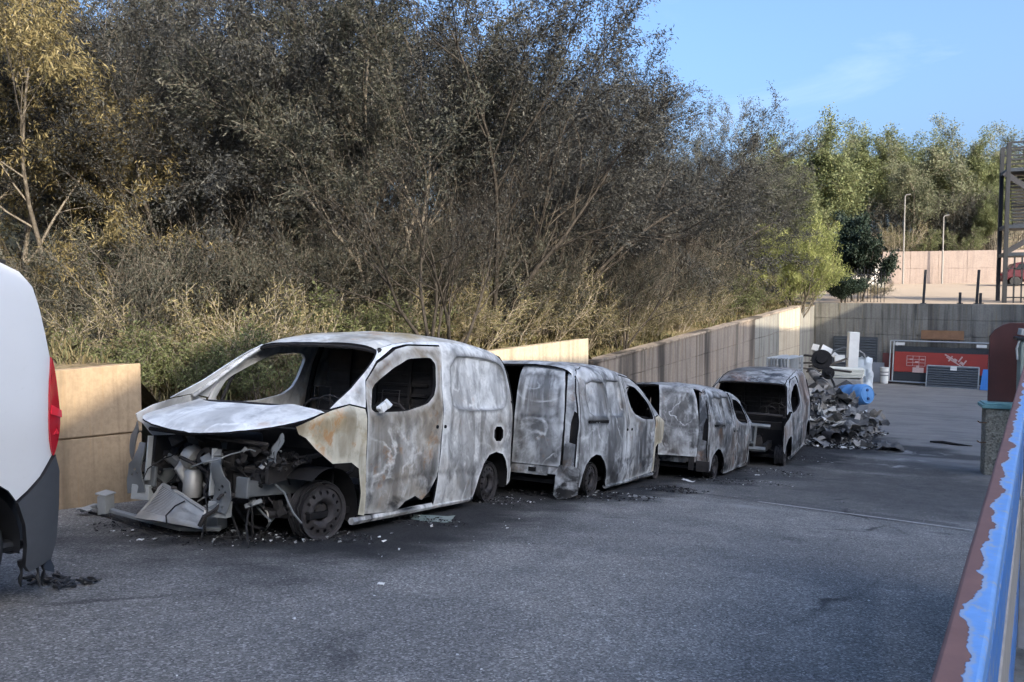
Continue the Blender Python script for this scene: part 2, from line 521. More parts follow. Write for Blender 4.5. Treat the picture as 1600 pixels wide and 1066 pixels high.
# ------------------------------------------------------------------ bank, terrace and the land beyond
def build_terrain():
    ys = np.concatenate([np.arange(-14, 38, .5), np.arange(38, 70, 1.5), np.arange(70, 260, 12)])
    of = np.concatenate([[.1], np.arange(.4, 6, .4), np.arange(6, 20, 1.2), np.arange(20, 110, 8)])
    V = []
    for y in ys:
        for o in of:
            x = wall_x(min(y, 36.9)) - o
            V.append((x, y, bank_z(x, y)))
    nx, ny = len(of), len(ys)
    i, j = np.meshgrid(np.arange(nx - 1), np.arange(ny - 1)); a = (j * nx + i).ravel()
    me = np_mesh('bank', V, np.stack([a, a + nx, a + nx + 1, a + 1], 1), 4)
    o = bpy.data.objects.new('earth_bank', me); finish(o, SOIL, None, True, 80)
    tag(o, 'dry earth bank under the scorched trees', kind='structure')
    # terrace behind the end wall
    xs = np.concatenate([np.arange(-.54, 24, 1.0), np.arange(24, 120, 8)]); ys = np.arange(36.75, 63, 1.0)
    V = [(x, y + (-.28 * (x - 0) if y < 37 and x < 10 else (-2.8 if y < 37 else 0)), lerp_tab(BANK_TOP, y) + (.03 * nz(x, y, 0, .4) if y > 38 else 0)) for y in ys for x in xs]
    nx, ny = len(xs), len(ys)
    i, j = np.meshgrid(np.arange(nx - 1), np.arange(ny - 1)); a = (j * nx + i).ravel()
    me = np_mesh('terrace', V, np.stack([a, a + 1, a + nx + 1, a + nx], 1), 4)
    t = NT('pale_gravel'); v = t.coord('Object')
    cc = t.mix(t.noise(v, .6, 6, .6), (.24, .185, .13), (.33, .26, .19)); t.bump(t.noise(v, 14, 4), .4, .03)
    o = bpy.data.objects.new('upper_terrace', me); finish(o, t.out(cc, .95), None, True, 80)
    tag(o, 'sunlit pale gravel terrace above the end wall', kind='structure')
    xs = np.arange(-.54, 140, 4.0); ys = np.concatenate([np.arange(61.6, 80, 2.0), np.arange(80, 260, 12)])
    V = [(x, y, lerp_tab(BANK_TOP, max(y, 63)) + .3 * nz(x, y, 0, .2)) for y in ys for x in xs]
    nx, ny = len(xs), len(ys)
    i, j = np.meshgrid(np.arange(nx - 1), np.arange(ny - 1)); a = (j * nx + i).ravel()
    me = np_mesh('hill', V, np.stack([a, a + 1, a + nx + 1, a + nx], 1), 4)
    o = bpy.data.objects.new('hill', me); finish(o, SOIL, None, True, 80); tag(o, 'hillside behind the boundary wall', kind='structure')
    mb = MB(); mb.add([(-900, -900, -9), (900, -900, -9), (900, 900, -9), (-900, 900, -9)], [(0, 1, 2, 3)])
    tag(mb.build('far_ground', SOIL), 'dry land reaching to the horizon', kind='structure')
build_terrain()

# ------------------------------------------------------------------ retaining walls
def wall_run(name, label, A, B, zta, ztb, mats, thick=.28, panels=1, courses=1, zb=None, cap=None, out=1, pmats=None):
    """wall from A to B (plan), top sloping zta..ztb; cast panels stand proud of a recessed core so that the joints are real grooves"""
    A, B = Vector((A[0], A[1], 0)), Vector((B[0], B[1], 0)); d = (B - A); L = d.length; d.normalize()
    nrm = Vector((d.y, -d.x, 0)) * out                         # visible face looks this way
    root = empty(name, (A.x, A.y, gz(A.y)), None, label, 'wall')
    def P(s, z, o): return A + d * s + nrm * o + Vector((0, 0, z)) - Vector(root.location)
    def foot(s):
        p = A + d * s
        return (gz(p.y) if zb is None else zb) - .25
    def top(s): return zta + (ztb - zta) * s / L
    n = max(4, int(L / 1.0)); mb = MB(); vs_ = []
    for i in range(n + 1):
        s = L * i / n
        for o, z in ((-.02, foot(s)), (-.02, top(s) - .012), (-thick, top(s) - .012), (-thick, foot(s))): vs_.append(P(s, z, o))
    fs_ = []
    for i in range(n):
        for k in range(4): fs_.append((i * 4 + k, i * 4 + (k + 1) % 4, i * 4 + 4 + (k + 1) % 4, i * 4 + 4 + k))
    fs_ += [(3, 2, 1, 0), (n * 4, n * 4 + 1, n * 4 + 2, n * 4 + 3)]
    mb.add(vs_, fs_); mb.build('core', mats, root, True, 30, 0, True)
    gap = .008
    for i in range(panels):
        s0, s1 = L * i / panels + gap, L * (i + 1) / panels - gap
        if i == 0: s0 = 0
        if i == panels - 1: s1 = L
        for c in range(courses):
            f0, f1 = c / courses, (c + 1) / courses
            q = []
            m = 6
            rnd = random.Random(i * 31 + c * 7 + int(L * 10))
            pr = rnd.uniform(-.006, .006)
            for k in range(m + 1):
                s = s0 + (s1 - s0) * k / m
                zb_ = foot(s) if c == 0 else top(s) - (1 - f0) * (top(s) - foot(s) - .25) + gap
                zt_ = top(s) - (1 - f1) * (top(s) - foot(s) - .25) - (gap if c < courses - 1 else 0)
                q.append((P(s, zb_, pr), P(s, zt_, pr), P(s, zt_, -.03), P(s, zb_, -.03)))
            mb = MB(); vv = [p for r4 in q for p in r4]; ff = []
            for k in range(m):
                for e in range(4): ff.append((k * 4 + e, k * 4 + (e + 1) % 4, k * 4 + 4 + (e + 1) % 4, k * 4 + 4 + e))
            ff += [(3, 2, 1, 0), (m * 4, m * 4 + 1, m * 4 + 2, m * 4 + 3)]
            mb.add(vv, ff)
            mb.build('panel', (pmats[i % len(pmats)] if pmats else mats), root, True, 30, .006, True)
    if cap:
        mb = MB(); vs_ = []
        for i in range(n + 1):
            s = L * i / n
            jz = .012 * nz(s, 0, L, 1.3)
            for o, z in ((.035, top(s) - .01), (.035, top(s) + cap + jz), (-thick - .03, top(s) + cap + jz), (-thick - .03, top(s) - .01)): vs_.append(P(s, z, o))
        mb.add(vs_, fs_); mb.build('coping', mats, root, True, 30, .01, True)
    return root

wall_run('retaining_wall', 'low ochre concrete wall behind the white van, ending beside the front burnt van', (-7.3, -6), (-6.36, 6.06), -.66, -.655, CONC_WARM, .26, 4, 2)
wall_run('retaining_wall', 'sunlit concrete wall section rising behind the second burnt van', (-5.66, 9.4), (-4.85, 17.0), -.93, -.90, CONC_PALE, .26, 4, 4)
wall_run('retaining_wall', 'long smoke-streaked concrete wall with sloping top behind the far burnt vans', (-4.78, 17.05), (-.95, 34.0), -1.46, -.37, CONC_DARK, .28, 6, 4, cap=.05, pmats=[CONC_DARK, CONC_DARK, CONC_DARK, CONC_DARK, CONC_GREY, CONC_PALE])
wall_run('retaining_wall', 'short grey corner wall joining the streaked wall to the end wall', (-.95, 34.02), (-.40, 37.1), -.40, -.38, CONC_GREY, .28, 1, 3)
EW0, EW1 = atZ(1300, 592, ZLOW), atZ(1540, 606, ZLOW)
_ed = (EW1 - EW0).normalized()
EWA, EWB = EW0 - _ed * ((EW0.x + .45) / _ed.x), EW0 + _ed * 11
def ew(px, off=0.0):
    """point on the end wall's foot seen at column px, moved off the wall towards the yard"""
    d = rayd(px, 600); n = Vector((_ed.y, -_ed.x, 0))
    t = (EWA.x * n.x + EWA.y * n.y) / (d.x * n.x + d.y * n.y)
    p = d * t; return Vector((p.x, p.y, ZLOW)) + n * off
wall_run('end_wall', 'tall grey stained concrete wall closing off the far end of the yard', (EWA.x, EWA.y), (EWB.x, EWB.y), -.22, -.28, CONC_GREY, .3, 6, 5, zb=ZLOW)
wall_run('boundary_wall', 'pale pinkish concrete wall beyond the sunlit terrace', (xat(1378, 61), 61), (xat(1700, 61), 61), 3.15, 3.1, m_concrete('concrete_pink', (.28, .225, .195), (.36, .29, .25), .3, 9.0), .3, 7, 2, zb=.8)
# ------------------------------------------------------------------ the works building whose shade covers the yard
def build_works():
    root = empty('works_building', (22.5, -5, -2), None, 'tall plain works building across the lane on the right', 'building')
    m = m_concrete('render_wall', (.45, .43, .40), (.55, .53, .50), .3, 3.0)
    ax = Vector((math.sin(R(10)), math.cos(R(10)), 0)); nr = Vector((ax.y, -ax.x, 0))
    M = Matrix(((ax.x, nr.x, 0, 0), (ax.y, nr.y, 0, 0), (0, 0, 1, 0), (0, 0, 0, 1)))
    base = Vector((19.5, 0, 0))
    def blk(nm, s0, s1, o0, o1, z0, z1, mat):
        mb = MB(); a = base + ax * ((s0 + s1) / 2) + nr * ((o0 + o1) / 2)
        mb.box((0, 0, 0), (s1 - s0, o1 - o0, z1 - z0), None, 0, Matrix.Translation(Vector((a.x, a.y, (z0 + z1) / 2)) - Vector(root.location)) @ M)
        return mb.build(nm, mat, root, False, 30, .02)
    # unseen row of low gables, shaped so their shadow edge fits the yard walls
    prof = [(-72, 12.3), (-11.6, 12.3), (-10.9, 11.92), (-8.6, 13.05), (-4, 12.2), (3.7, 12.12), (10.9, 12.4), (18, 11.8), (24.8, 11.75)]
    poly = [(24.8, -5), (-72, -5)] + prof
    q = MB(); Mw = Matrix(((ax.x, 0, nr.x, base.x), (ax.y, 0, nr.y, base.y), (0, 1, 0, 0), (0, 0, 0, 1)))
    q.prism(poly, 12, Matrix.Translation(-Vector(root.location)) @ Mw); q.build('wall', m, root, False, 30, 0, True)
    RS = simple('roof_sheet', (.3, .31, .32), .5, .3)
    for (s0, h0), (s1, h1) in zip(prof, prof[1:]):
        q = MB(); q.prism([(s0, h0 + .004), (s1, h1 + .004), (s1, h1 + .1), (s0, h0 + .1)], 12.3, Matrix.Translation(-Vector(root.location)) @ Mw @ Matrix.Translation((0, 0, -.15))); q.build('roof', RS, root, False, 30, 0, True)
    g = simple('window_glass', (.03, .04, .05), .1, 0, .1)
    for k in range(12):
        for z in (-.5, 3.2, 6.9):
            blk('window', -50 + k * 6, -48 + k * 6, -.03, .06, z, z + 1.6, g)
build_works()
# ------------------------------------------------------------------ burnt vans
def m_burnt(name, pale, mid, dark, rust, seed, rust_amt=.5, soot_amt=.5, streak=.6):
    """paint burnt off: ash grey, heat contours, rust blooms, soot"""
    t = NT(name)
    v = t.coord('Object', loc=(seed * 3.1, seed * 1.7, seed))
    vs2 = t.coord('Object', (2.2, 2.2, .55), (seed, seed, 0))
    n1 = t.noise(v, .85, 9, .62, .5)
    n2 = t.noise(vs2, 1.5, 6, .58, .8)
    n3 = t.noise(v, 1.15, 5, .5, 1.0)
    n4 = t.noise(v, .8, 6, .6, .6)
    n5 = t.noise(v, 9, 7, .68, .4)
    n6 = t.noise(v, 3.2, 6, .6, .5)
    zz = t.sep(t.coord('Object'))[2]
    n1 = t.math('ADD', n1, t.math('MULTIPLY', t.math('SUBTRACT', zz, .85), .10))
    col = t.mix(t.ramp(n1, [(.405, 0), (.47, .85), (.6, 1)]), mid, pale)
    col = t.mix(t.math('MULTIPLY', t.ramp(n2, [(.41, 1), (.47, .55), (.53, 0)]), streak), col, dark)
    rim = t.ramp(n3, [(.465, 0), (.488, 1), (.497, .7), (.52, 0)])           # pale tide marks where the fire front stopped
    rim = t.math('MULTIPLY', rim, t.ramp(n6, [(.4, .1), (.6, 1)]))
    col = t.mix(t.math('MULTIPLY', rim, .85), col, [min(1, x * 1.3) for x in pale])
    col = t.mix(t.math('MULTIPLY', t.ramp(n3, [(.40, .55), (.465, 0)]), streak), col, mid)
    rim2 = t.ramp(n2, [(.555, 0), (.575, .8), (.60, 0)])
    col = t.mix(t.math('MULTIPLY', rim2, .35), col, [min(1, x * 1.2) for x in pale])
    rust2 = t.mix(n5, [x * .5 for x in rust], [x * 1.2 for x in rust])
    col = t.mix(t.math('MULTIPLY', t.ramp(n4, [(.5, 0), (.66, 1)]), rust_amt), col, rust2)
    col = t.mix(t.math('MULTIPLY', t.ramp(n5, [(.32, 1), (.5, 0)]), .45), col, dark)
    bl = t.math('MULTIPLY', t.ramp(t.noise(v, 1.6, 7, .7, .3), [(.57, 0), (.62, 1)]), t.ramp(n5, [(.42, 0), (.55, 1)]))
    col = t.mix(t.math('MULTIPLY', bl, rust_amt), col, (rust[0] * 1.05, rust[1] * .72, rust[2] * .5))
    z = t.sep(t.coord('Object'))[2]
    # soot tongues: on the lower panels and blotches higher up
    lowz = t.ramp(z, [(.0, 1), (.3, .55), (.62, 0)])
    so_ = t.math('MULTIPLY', t.math('ADD', lowz, .42), t.ramp(t.noise(v, 1.9, 6, .6, .9), [(.47, 0), (.6, 1)]))
    col = t.mix(t.math('MULTIPLY', so_, soot_amt, True), col, (.016, .015, .015))
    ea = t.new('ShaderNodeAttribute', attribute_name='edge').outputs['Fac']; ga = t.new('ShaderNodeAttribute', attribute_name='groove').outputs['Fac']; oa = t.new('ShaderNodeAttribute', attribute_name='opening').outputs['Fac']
    fan = t.math('MULTIPLY', oa, t.ramp(n6, [(.38, .1), (.62, 1)]))
    col = t.mix(t.math('MULTIPLY', fan, .75), col, [x * .35 for x in rust])       # smoke that poured from the openings
    col = t.mix(t.math('MULTIPLY', t.math('MULTIPLY', ea, t.ramp(n6, [(.4, 0), (.55, 1)])), .7), col, [min(1, x * 1.25) for x in pale])
    col = t.mix(t.math('MULTIPLY', ga, .72), col, [x * .5 for x in dark])  # crease and recess lines darkened in the colour to make up for weak shading
    t.bump(t.math('ADD', t.math('MULTIPLY', n6, 1.0), t.math('MULTIPLY', n5, .35)), .3, .02)
    return t.out(col, t.ramp(n2, [(.35, .42), (.65, .8)]), .12, .4)

BURN_A = m_burnt('burnt_paint_pale', (.74, .735, .70), (.42, .42, .415), (.15, .145, .135), (.30, .215, .12), 0.4, .35, .85, .6)
BURN_AD = m_burnt('burnt_paint_door', (.58, .57, .53), (.33, .31, .275), (.12, .11, .095), (.33, .235, .12), 7.1, .6, .9, .7)
BURN_A2 = m_burnt('burnt_paint_bonnet', (.76, .75, .71), (.58, .57, .54), (.33, .32, .30), (.40, .30, .16), 3.3, .45, .0, .5)
BURN_AR = m_burnt('burnt_paint_roof', (.70, .68, .62), (.50, .46, .38), (.25, .22, .18), (.46, .34, .16), 8.2, .85, .0, .5)
BURN_AF = m_burnt('burnt_paint_ochre', (.62, .58, .46), (.42, .34, .21), (.2, .155, .09), (.42, .30, .14), 5.9, .8, .3, .6)
BURN_B = m_burnt('burnt_paint_slate', (.54, .55, .545), (.27, .275, .275), (.075, .075, .075), (.21, .165, .11), 1.9, .45, .9, .85)
BURN_C = m_burnt('burnt_paint_dark', (.46, .47, .47), (.13, .13, .13), (.03, .03, .03), (.20, .14, .09), 2.7, .5, 1.0, .95)
BURN_D = m_burnt('burnt_paint_sooted', (.40, .405, .40), (.12, .118, .116), (.03, .03, .03), (.24, .13, .07), 4.5, .5, 1.0, .95)
SOOT = simple('soot', (.013, .012, .012), .92, 0, .6, 5, .15, .4)
SOOT2 = simple('scorched_steel', (.036, .032, .030), .8, .3, .7, 7, .3, .5)
STEEL = simple('bare_steel', (.17, .175, .17), .55, .45, .45, 6, None, .3)
PALESTEEL = simple('ashen_steel', (.33, .335, .32), .7, .2, .35, 5, None, .3)
RUST = simple('rust', (.15, .085, .05), .9, .1, .5, 9, .2, .5)
RUSTD = simple('dark_rust', (.048, .043, .042), .7, .35, .6, 12, .3, .4)
ALU = simple('aluminium_burnt', (.42, .40, .36), .5, .5, .35, 9, None, .3)
ASH = simple('ash', (.26, .26, .25), .95, 0, .6, 14, .1, .4)
CHAR = simple('char', (.018, .017, .017), .85, 0, .6, 18, .25, .6)

def offs(P, d):
    cx = sum(p[0] for p in P) / len(P); cy = sum(p[1] for p in P) / len(P); out = []
    for x, y in P:
        l = math.hypot(x - cx, y - cy); out.append((x + (cx - x) * d / l, y + (cy - y) * d / l))
    return out

class Van:
    """local frame: x forward from the front axle, y left, z up from the ground"""
    W = .92
    ROOF = [(-3.75, 1.60), (-3.55, 1.72), (-3.3, 1.80), (-2.6, 1.84), (-1.9, 1.83), (-1.4, 1.785), (-1.05, 1.715), (-.8, 1.63), (-.5, 1.5), (.2, 1.15)]
    EDGE = [(-3.6, 1.2), (-3.48, 1.60), (-3.35, 1.70), (-3.1, 1.745), (-2.58, 1.765), (-1.9, 1.745), (-1.43, 1.705), (-1.1, 1.655), (-.86, 1.59), (-.6, 1.42)]
    REAR = [(.0, -3.60), (.46, -3.62), (.8, -3.62), (1.1, -3.60), (1.4, -3.55), (1.6, -3.49), (1.72, -3.40), (1.8, -3.3)]
    SIDE = [(.03, 1.055), (-.3, 1.225), (-.6, 1.42), (-.86, 1.59), (-1.1, 1.655), (-1.43, 1.705), (-1.9, 1.745), (-2.58, 1.765), (-3.1, 1.745), (-3.34, 1.70), (-3.46, 1.61),
            (-3.53, 1.4), (-3.58, 1.1), (-3.6, .8), (-3.6, .46), (-3.57, .2), (-3.46, .16), (-3.43, .33), (-3.36, .45), (-3.23, .54), (-3.05, .575), (-2.87, .55), (-2.73, .46), (-2.63, .33), (-2.55, .12), (-2.53, .075),
            (-1.68, .09), (-1.745, .65), (-1.766, 1.03), (-1.777, 1.26), (-1.815, 1.45), (-1.89, 1.708), (-1.29, 1.672), (-1.05, 1.622), (-.72, 1.477), (-.502, 1.30), (-.452, 1.15), (-.43, 1.068), (-.22, 1.097)]
    DOOR = [(-.52, .16), (-.47, .6), (-.445, .99), (-.467, 1.15), (-.517, 1.29), (-.73, 1.46), (-1.06, 1.605), (-1.29, 1.655), (-1.872, 1.69), (-1.80, 1.45), (-1.763, 1.26), (-1.752, 1.03), (-1.73, .65), (-1.665, .1)]
    WIN = [(-.50, 1.025), (-.58, 1.25), (-.94, 1.43), (-1.22, 1.53), (-1.62, 1.565), (-1.70, 1.50), (-1.66, 1.3), (-1.60, 1.19), (-1.46, 1.11), (-1.06, 1.035)]
    FENDER = [(.40, .915), (.37, .86), (.30, .83), (.2, .745), (.10, .68), (0, .62), (-.25, .615), (-.36, .56), (-.41, .35), (-.41, .17), (-.505, .15), (-.46, .6), (-.43, 1.0), (-.42, 1.055), (-.22, 1.085), (.0, 1.045), (.2, .99)]
    PANEL = smooth_poly([(-2.03, 1.60), (-2.6, 1.635), (-3.1, 1.62), (-3.36, 1.55), (-3.40, 1.33), (-3.30, 1.10), (-3.1, 1.05), (-2.1, 1.04), (-1.94, 1.12)], 1)
    def __init__(s, name, label, O, head, pitch, scale=(1, 1, 1), seed=0, mats=None, warp=.010):
        fw = Vector((math.sin(head) * math.cos(pitch), math.cos(head) * math.cos(pitch), math.sin(pitch)))
        lf = Vector((0, 0, 1)).cross(fw).normalized(); up = fw.cross(lf)
        s.root = empty(name, (0, 0, 0), None, label, 'van', 'burnt-out vans in a row')
        Mx = Matrix(((fw.x, lf.x, up.x, O[0]), (fw.y, lf.y, up.y, O[1]), (fw.z, lf.z, up.z, O[2]), (0, 0, 0, 1)))
        s.root.matrix_world = Mx @ Matrix.Diagonal((scale[0], scale[1], scale[2], 1))
        s.seed = seed; s.warp = warp
        s.m = mats
        s.recess = []                                    # (polygon in x,z; depth; edge softness)
        s.crease = []                                    # ((x,z) polyline, depth, width)
        s.sag = lambda x, y: 0.0
    # --- body surfaces
    def hw(s, x, z):
        zr = lerp_tab(s.ROOF, x)
        b = s.W
        if z < .4: b -= .05 * ((.4 - z) / .4) ** 2
        if x > -.2: b -= .17 * ((x + .2) / .95) ** 2
        if x < -3.15: b -= .055 * ((-3.15 - x) / .45) ** 2
        if z > .98:
            u = min(1.0, (z - .98) / max(.05, zr - .98))
            b -= .17 * u ** 1.25
            b *= max(0, 1 - u ** 16) ** .4545
        return b
    def zroof(s, x, y):
        zr = lerp_tab(s.ROOF, x)
        W = s.W - .17
        if x < -3.15: W -= .055 * ((-3.15 - x) / .45) ** 2
        f = max(0, 1 - (min(1, abs(y) / W)) ** 2.2) ** (1 / 16)
        return .98 + (zr - .98) * f
    def dent(s, x, z, k=0):
        w = s.warp
        return w * (1.2 * nz(x, z, s.seed + k, 1.3) + .7 * nz(x, z, s.seed + k + 5, 3.1) + .25 * nz(x, z, s.seed + k + 9, 8))
    def side_map(s, sd, feats=True, k=0):
        def f(x, z, o):
            y = s.hw(x, z) - o + s.dent(x, z, k + sd)
            if feats:
                for P, d, w in s.recess: y -= d * sstep(.001, -.026 if w < .03 else -w, sdf(x, z, P))
                for P, d, w in s.crease:
                    q = min(seg_d(x, z, P[i], P[i + 1]) for i in range(len(P) - 1)); y -= d * math.exp(-(q / w) ** 2)
            return (x, sd * y, z + s.sag(x, sd * y))
        return f
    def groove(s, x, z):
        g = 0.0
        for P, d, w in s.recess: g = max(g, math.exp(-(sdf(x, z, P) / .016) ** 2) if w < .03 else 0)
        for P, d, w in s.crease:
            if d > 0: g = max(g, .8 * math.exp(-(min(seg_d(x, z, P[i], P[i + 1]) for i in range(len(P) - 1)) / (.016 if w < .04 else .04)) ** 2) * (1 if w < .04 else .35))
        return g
    def side(s, sd, step=.06, fender=True, door=True, mats=None, fm=None, holes=(), doorhole=None, side_poly=None, door_poly=None, dm=None):
        m = mats or s.m
        panel('body_side', side_poly or s.SIDE, s.side_map(sd), s.root, m, holes, step, .02, True, 50, s.groove, [f_ for P, d_, w_ in s.recess if w_ < .03 and all(sdf(a, b, side_poly or s.SIDE) < -.03 for a, b in P) for f_ in (P, offs(P, .03))])
        d = None
        if door:
            d = panel('front_door', door_poly or s.DOOR, s.side_map(sd, True, 3), s.root, dm or m, [smooth_poly(doorhole or s.WIN, 2, .13)], step, .035, True, 50, s.groove)
        if fender:
            panel('fender', s.FENDER, s.side_map(sd, True, 6), s.root, fm or m, (), step * .7, .012, True, 50, lambda a, b: 0.0)
        # sill under the door
        mb = MB(); pts = []
        n = 12
        for i in range(n + 1):
            x = -.36 - 2.18 * i / n; y = s.hw(x, .12)
            pts.append((x, sd * (y - .02), .095 + .02 * (1 - i / n) + .006 * nz(x, 0, s.seed, 3)))
        mb.tube(pts, .032, 6); mb.build('sill', [m[0]], s.root)
        return d
    def roof(s, x0=-.86, x1=-3.47, mats=None, bulge=.05, step=.08):
        m = mats or s.m
        nx, ny = max(12, int((x0 - x1) / step)), 26
        mb = MB(); top, bot = [], []
        for i in range(nx + 1):
            x = x0 + (x1 - x0) * i / nx
            for j in range(ny + 1):
                t = -1 + 2 * j / ny
                ye = s.hw(x, lerp_tab(s.EDGE, x)) + .004
                y = ye * math.sin(t * math.pi / 2) if False else ye * t
                xx = x + (bulge * (1 - t * t) * (1 - i / nx) ** 6)
                z = s.zroof(xx, y) + s.dent(xx, y, 20) * 1.2 * (1 - abs(t) ** 8) + s.sag(xx, y)
                top.append((xx, y, z)); bot.append((xx, y, z - .022))
        n = len(top); w = ny + 1; fs_, mi = [], []
        for i in range(nx):
            for j in range(ny):
                a = i * w + j
                fs_.append((a, a + 1, a + w + 1, a + w)); mi.append(0)
                fs_.append((n + a, n + a + w, n + a + w + 1, n + a + 1)); mi.append(1)
        def rim(l):
            for a, b in zip(l, l[1:]): fs_.append((a, b, b + n, a + n)); mi.append(1)
        rim([j for j in range(w)]); rim([nx * w + j for j in range(w)][::-1]); rim([i * w for i in range(nx + 1)][::-1]); rim([i * w + ny for i in range(nx + 1)])
        mb.v, mb.f, mb.m = top + bot, fs_, mi
        r = mb.build('roof', m, s.root, True, 50, 0, True)
        # roof bows seen from below
        for x in (-1.35, -2.0, -2.7, -3.2):
            b = MB(); b.tube([(x, y * .68, s.zroof(x, y * .68) - .045 + s.sag(x, y * .68)) for y in (-1, -.5, 0, .5, 1)], .02, 5); b.build('roof_bow', SOOT, r)
        # windscreen header
        b = MB(); pts = []
        for j in range(13):
            t = -1 + 2 * j / 12; x = x0 - .015 + bulge * (1 - t * t); y = s.hw(x0, lerp_tab(s.EDGE, x0)) * t * .985
            pts.append((x, y, s.zroof(x, y) - .028 + s.sag(x, y)))
        b.tube(pts, .022, 6); b.build('windscreen_header', SOOT2, s.root)
        return r
    def bonnet(s, mats=None, lift=0.0, droop=.0):
        m = mats or s.m
        P = [(.36, .76), (.50, .66), (.60, .48), (.66, .2), (.67, 0), (.66, -.2), (.60, -.48), (.50, -.66), (.36, -.76), (.15, -.79), (-.10, -.77), (.03, -.55), (.12, -.25), (.14, 0), (.12, .25), (.03, .55), (-.10, .77), (.15, .79)]
        def f(x, y, o):
            t = (.14 - x)
            z = 1.035 + .30 * t if x > .14 else 1.035 + .10 * t
            z = 1.085 - .17 * max(0, (x - .0)) / .67 - .08 * (max(0, x - .35) / .32) ** 2.2
            z -= .075 * (abs(y) / .78) ** 2.4
            z += .018 * math.exp(-((abs(y) - .5) / .07) ** 2) * (1 - max(0, x) / .8)
            z += s.dent(x, y, 30) * .9 - droop * (x / .67) ** 2 - .02 * (y > 0) * max(0, x - .2)
            return (x, y, z - o)
        return panel('bonnet', smooth_poly(P, 1), f, s.root, m, (), .05, .014, True, 50, lambda a, b: .55 * math.exp(-((abs(b) - .42) / .03) ** 2) * (a < .45))
    def wheel(s, x, sd, y=.84, r=.222, steer=0.0, tyre=False):
        M = Matrix.Translation((x, sd * y, r)) @ Matrix.Rotation(steer, 4, 'Z') @ Matrix.Rotation(-sd * math.pi / 2, 4, 'X')
        w = empty_part('wheel', s.root); w.matrix_local = M              # local +Z points outwards
        b = MB()
        b.lathe([(r, 0), (r - .004, -.008), (r - .026, -.012), (r - .03, -.05), (r - .05, -.075), (r - .05, -.12), (r - .03, -.15), (r - .024, -.172), (r, -.178), (r + .003, -.172), (r - .014, -.16), (r - .03, -.12), (r - .03, -.08), (r - .012, -.04), (r - .012, -.006)], 40, 0, None, True)
        b.build('rim', RUSTD, w, True, 50, 0, True)
        nh = 14
        def ell(k):
            a = 2 * math.pi * k / nh; c, s_ = math.cos(a), math.sin(a); rr = r * .70
            return [(c * (rr + .017 * math.cos(t)) - s_ * .013 * math.sin(t), s_ * (rr + .017 * math.cos(t)) + c * .013 * math.sin(t)) for t in [i * math.pi / 4 for i in range(8)]]
        def f(a, b_, o):
            q = math.hypot(a, b_) / r
            h = -.028 + .022 * math.exp(-((q - .52) / .16) ** 2) - .022 * sstep(.46, .30, q)
            return (a, b_, h - o)
        ring = [(r * .86 * math.cos(i * math.pi / 20), r * .86 * math.sin(i * math.pi / 20)) for i in range(40)]
        bore = [(r * .33 * math.cos(i * math.pi / 9), r * .33 * math.sin(i * math.pi / 9)) for i in range(18)]
        panel('wheel_disc', ring, f, w, [RUSTD, SOOT], [ell(k) for k in range(nh)] + [bore], .03, .006, True, 40)
        b = MB(); b.lathe([(.001, -.045), (.045, -.045), (.05, -.06), (r * .32, -.062), (r * .32, -.1), (r * .8, -.11), (r * .8, -.16)], 24)
        b.build('hub', SOOT2, w, True, 40)
        # wire beads left of the tyre
        b = MB(); rn = random.Random(int(x * 100) + sd)
        for k in range(3):
            rr = r + .012 + .006 * k; zz = -.03 - .05 * k
            b.tube([((rr + rn.uniform(-.006, .006)) * math.cos(t), (rr + rn.uniform(-.006, .006)) * math.sin(t), zz + rn.uniform(-.012, .012)) for t in [i * math.pi / 16 for i in range(33)]], .006, 4)
        b.build('tyre_wire', CHAR, w)
        return w
    def inside(s, bulk=True, seats=True, dash=True):
        b = MB(); b.box((-1.7, 0, .20), (3.6, 1.62, .05)); b.build('floor', SOOT, s.root)
        if bulk:
            b = MB(); x = -1.95
            b.box((x, 0, .72), (.03, 1.56, 1.0)); b.box((x, 0, 1.42), (.03, 1.36, .44)); b.build('bulkhead', SOOT2, s.root, False, 30, .01)
            for z in (.95, 1.06, 1.17, 1.28, 1.4):
                q = MB(); q.bar((x + .03, -.62, z), (x + .03, .62, z), .03, .035); q.build('bulkhead_rib', SOOT2, s.root, True, 40, .006)
            for y in (-.35, .0, .42):
                q = MB(); q.bar((x + .05, y, .5), (x + .05, y, 1.62), .035, .03); q.build('bulkhead_post', SOOT2, s.root, True, 40)
        if seats:
            for y in (-.42, .42):
                q = MB()
                for yy in (-.2, .2): q.tube([(-.85, y + yy, .3), (-1.25, y + yy, .42), (-1.42, y + yy, .75), (-1.52, y + yy, 1.02), (-1.53, y + yy * .6, 1.08)], .014, 6)
                q.tube([(-1.53, y - .12, 1.08), (-1.54, y, 1.10), (-1.53, y + .12, 1.08)], .014, 6)
                q.tube([(-1.54, y - .1, 1.10), (-1.55, y - .1, 1.22), (-1.55, y + .1, 1.22), (-1.54, y + .1, 1.10)], .008, 5)
                for k in range(5): q.tube([(-1.3 - .05 * k, y - .2, .5 + .11 * k), (-1.3 - .05 * k, y + .2, .5 + .11 * k)], .005, 4)
                q.box((-1.05, y, .34), (.42, .42, .03)); q.build('seat_frame', RUSTD, s.root)
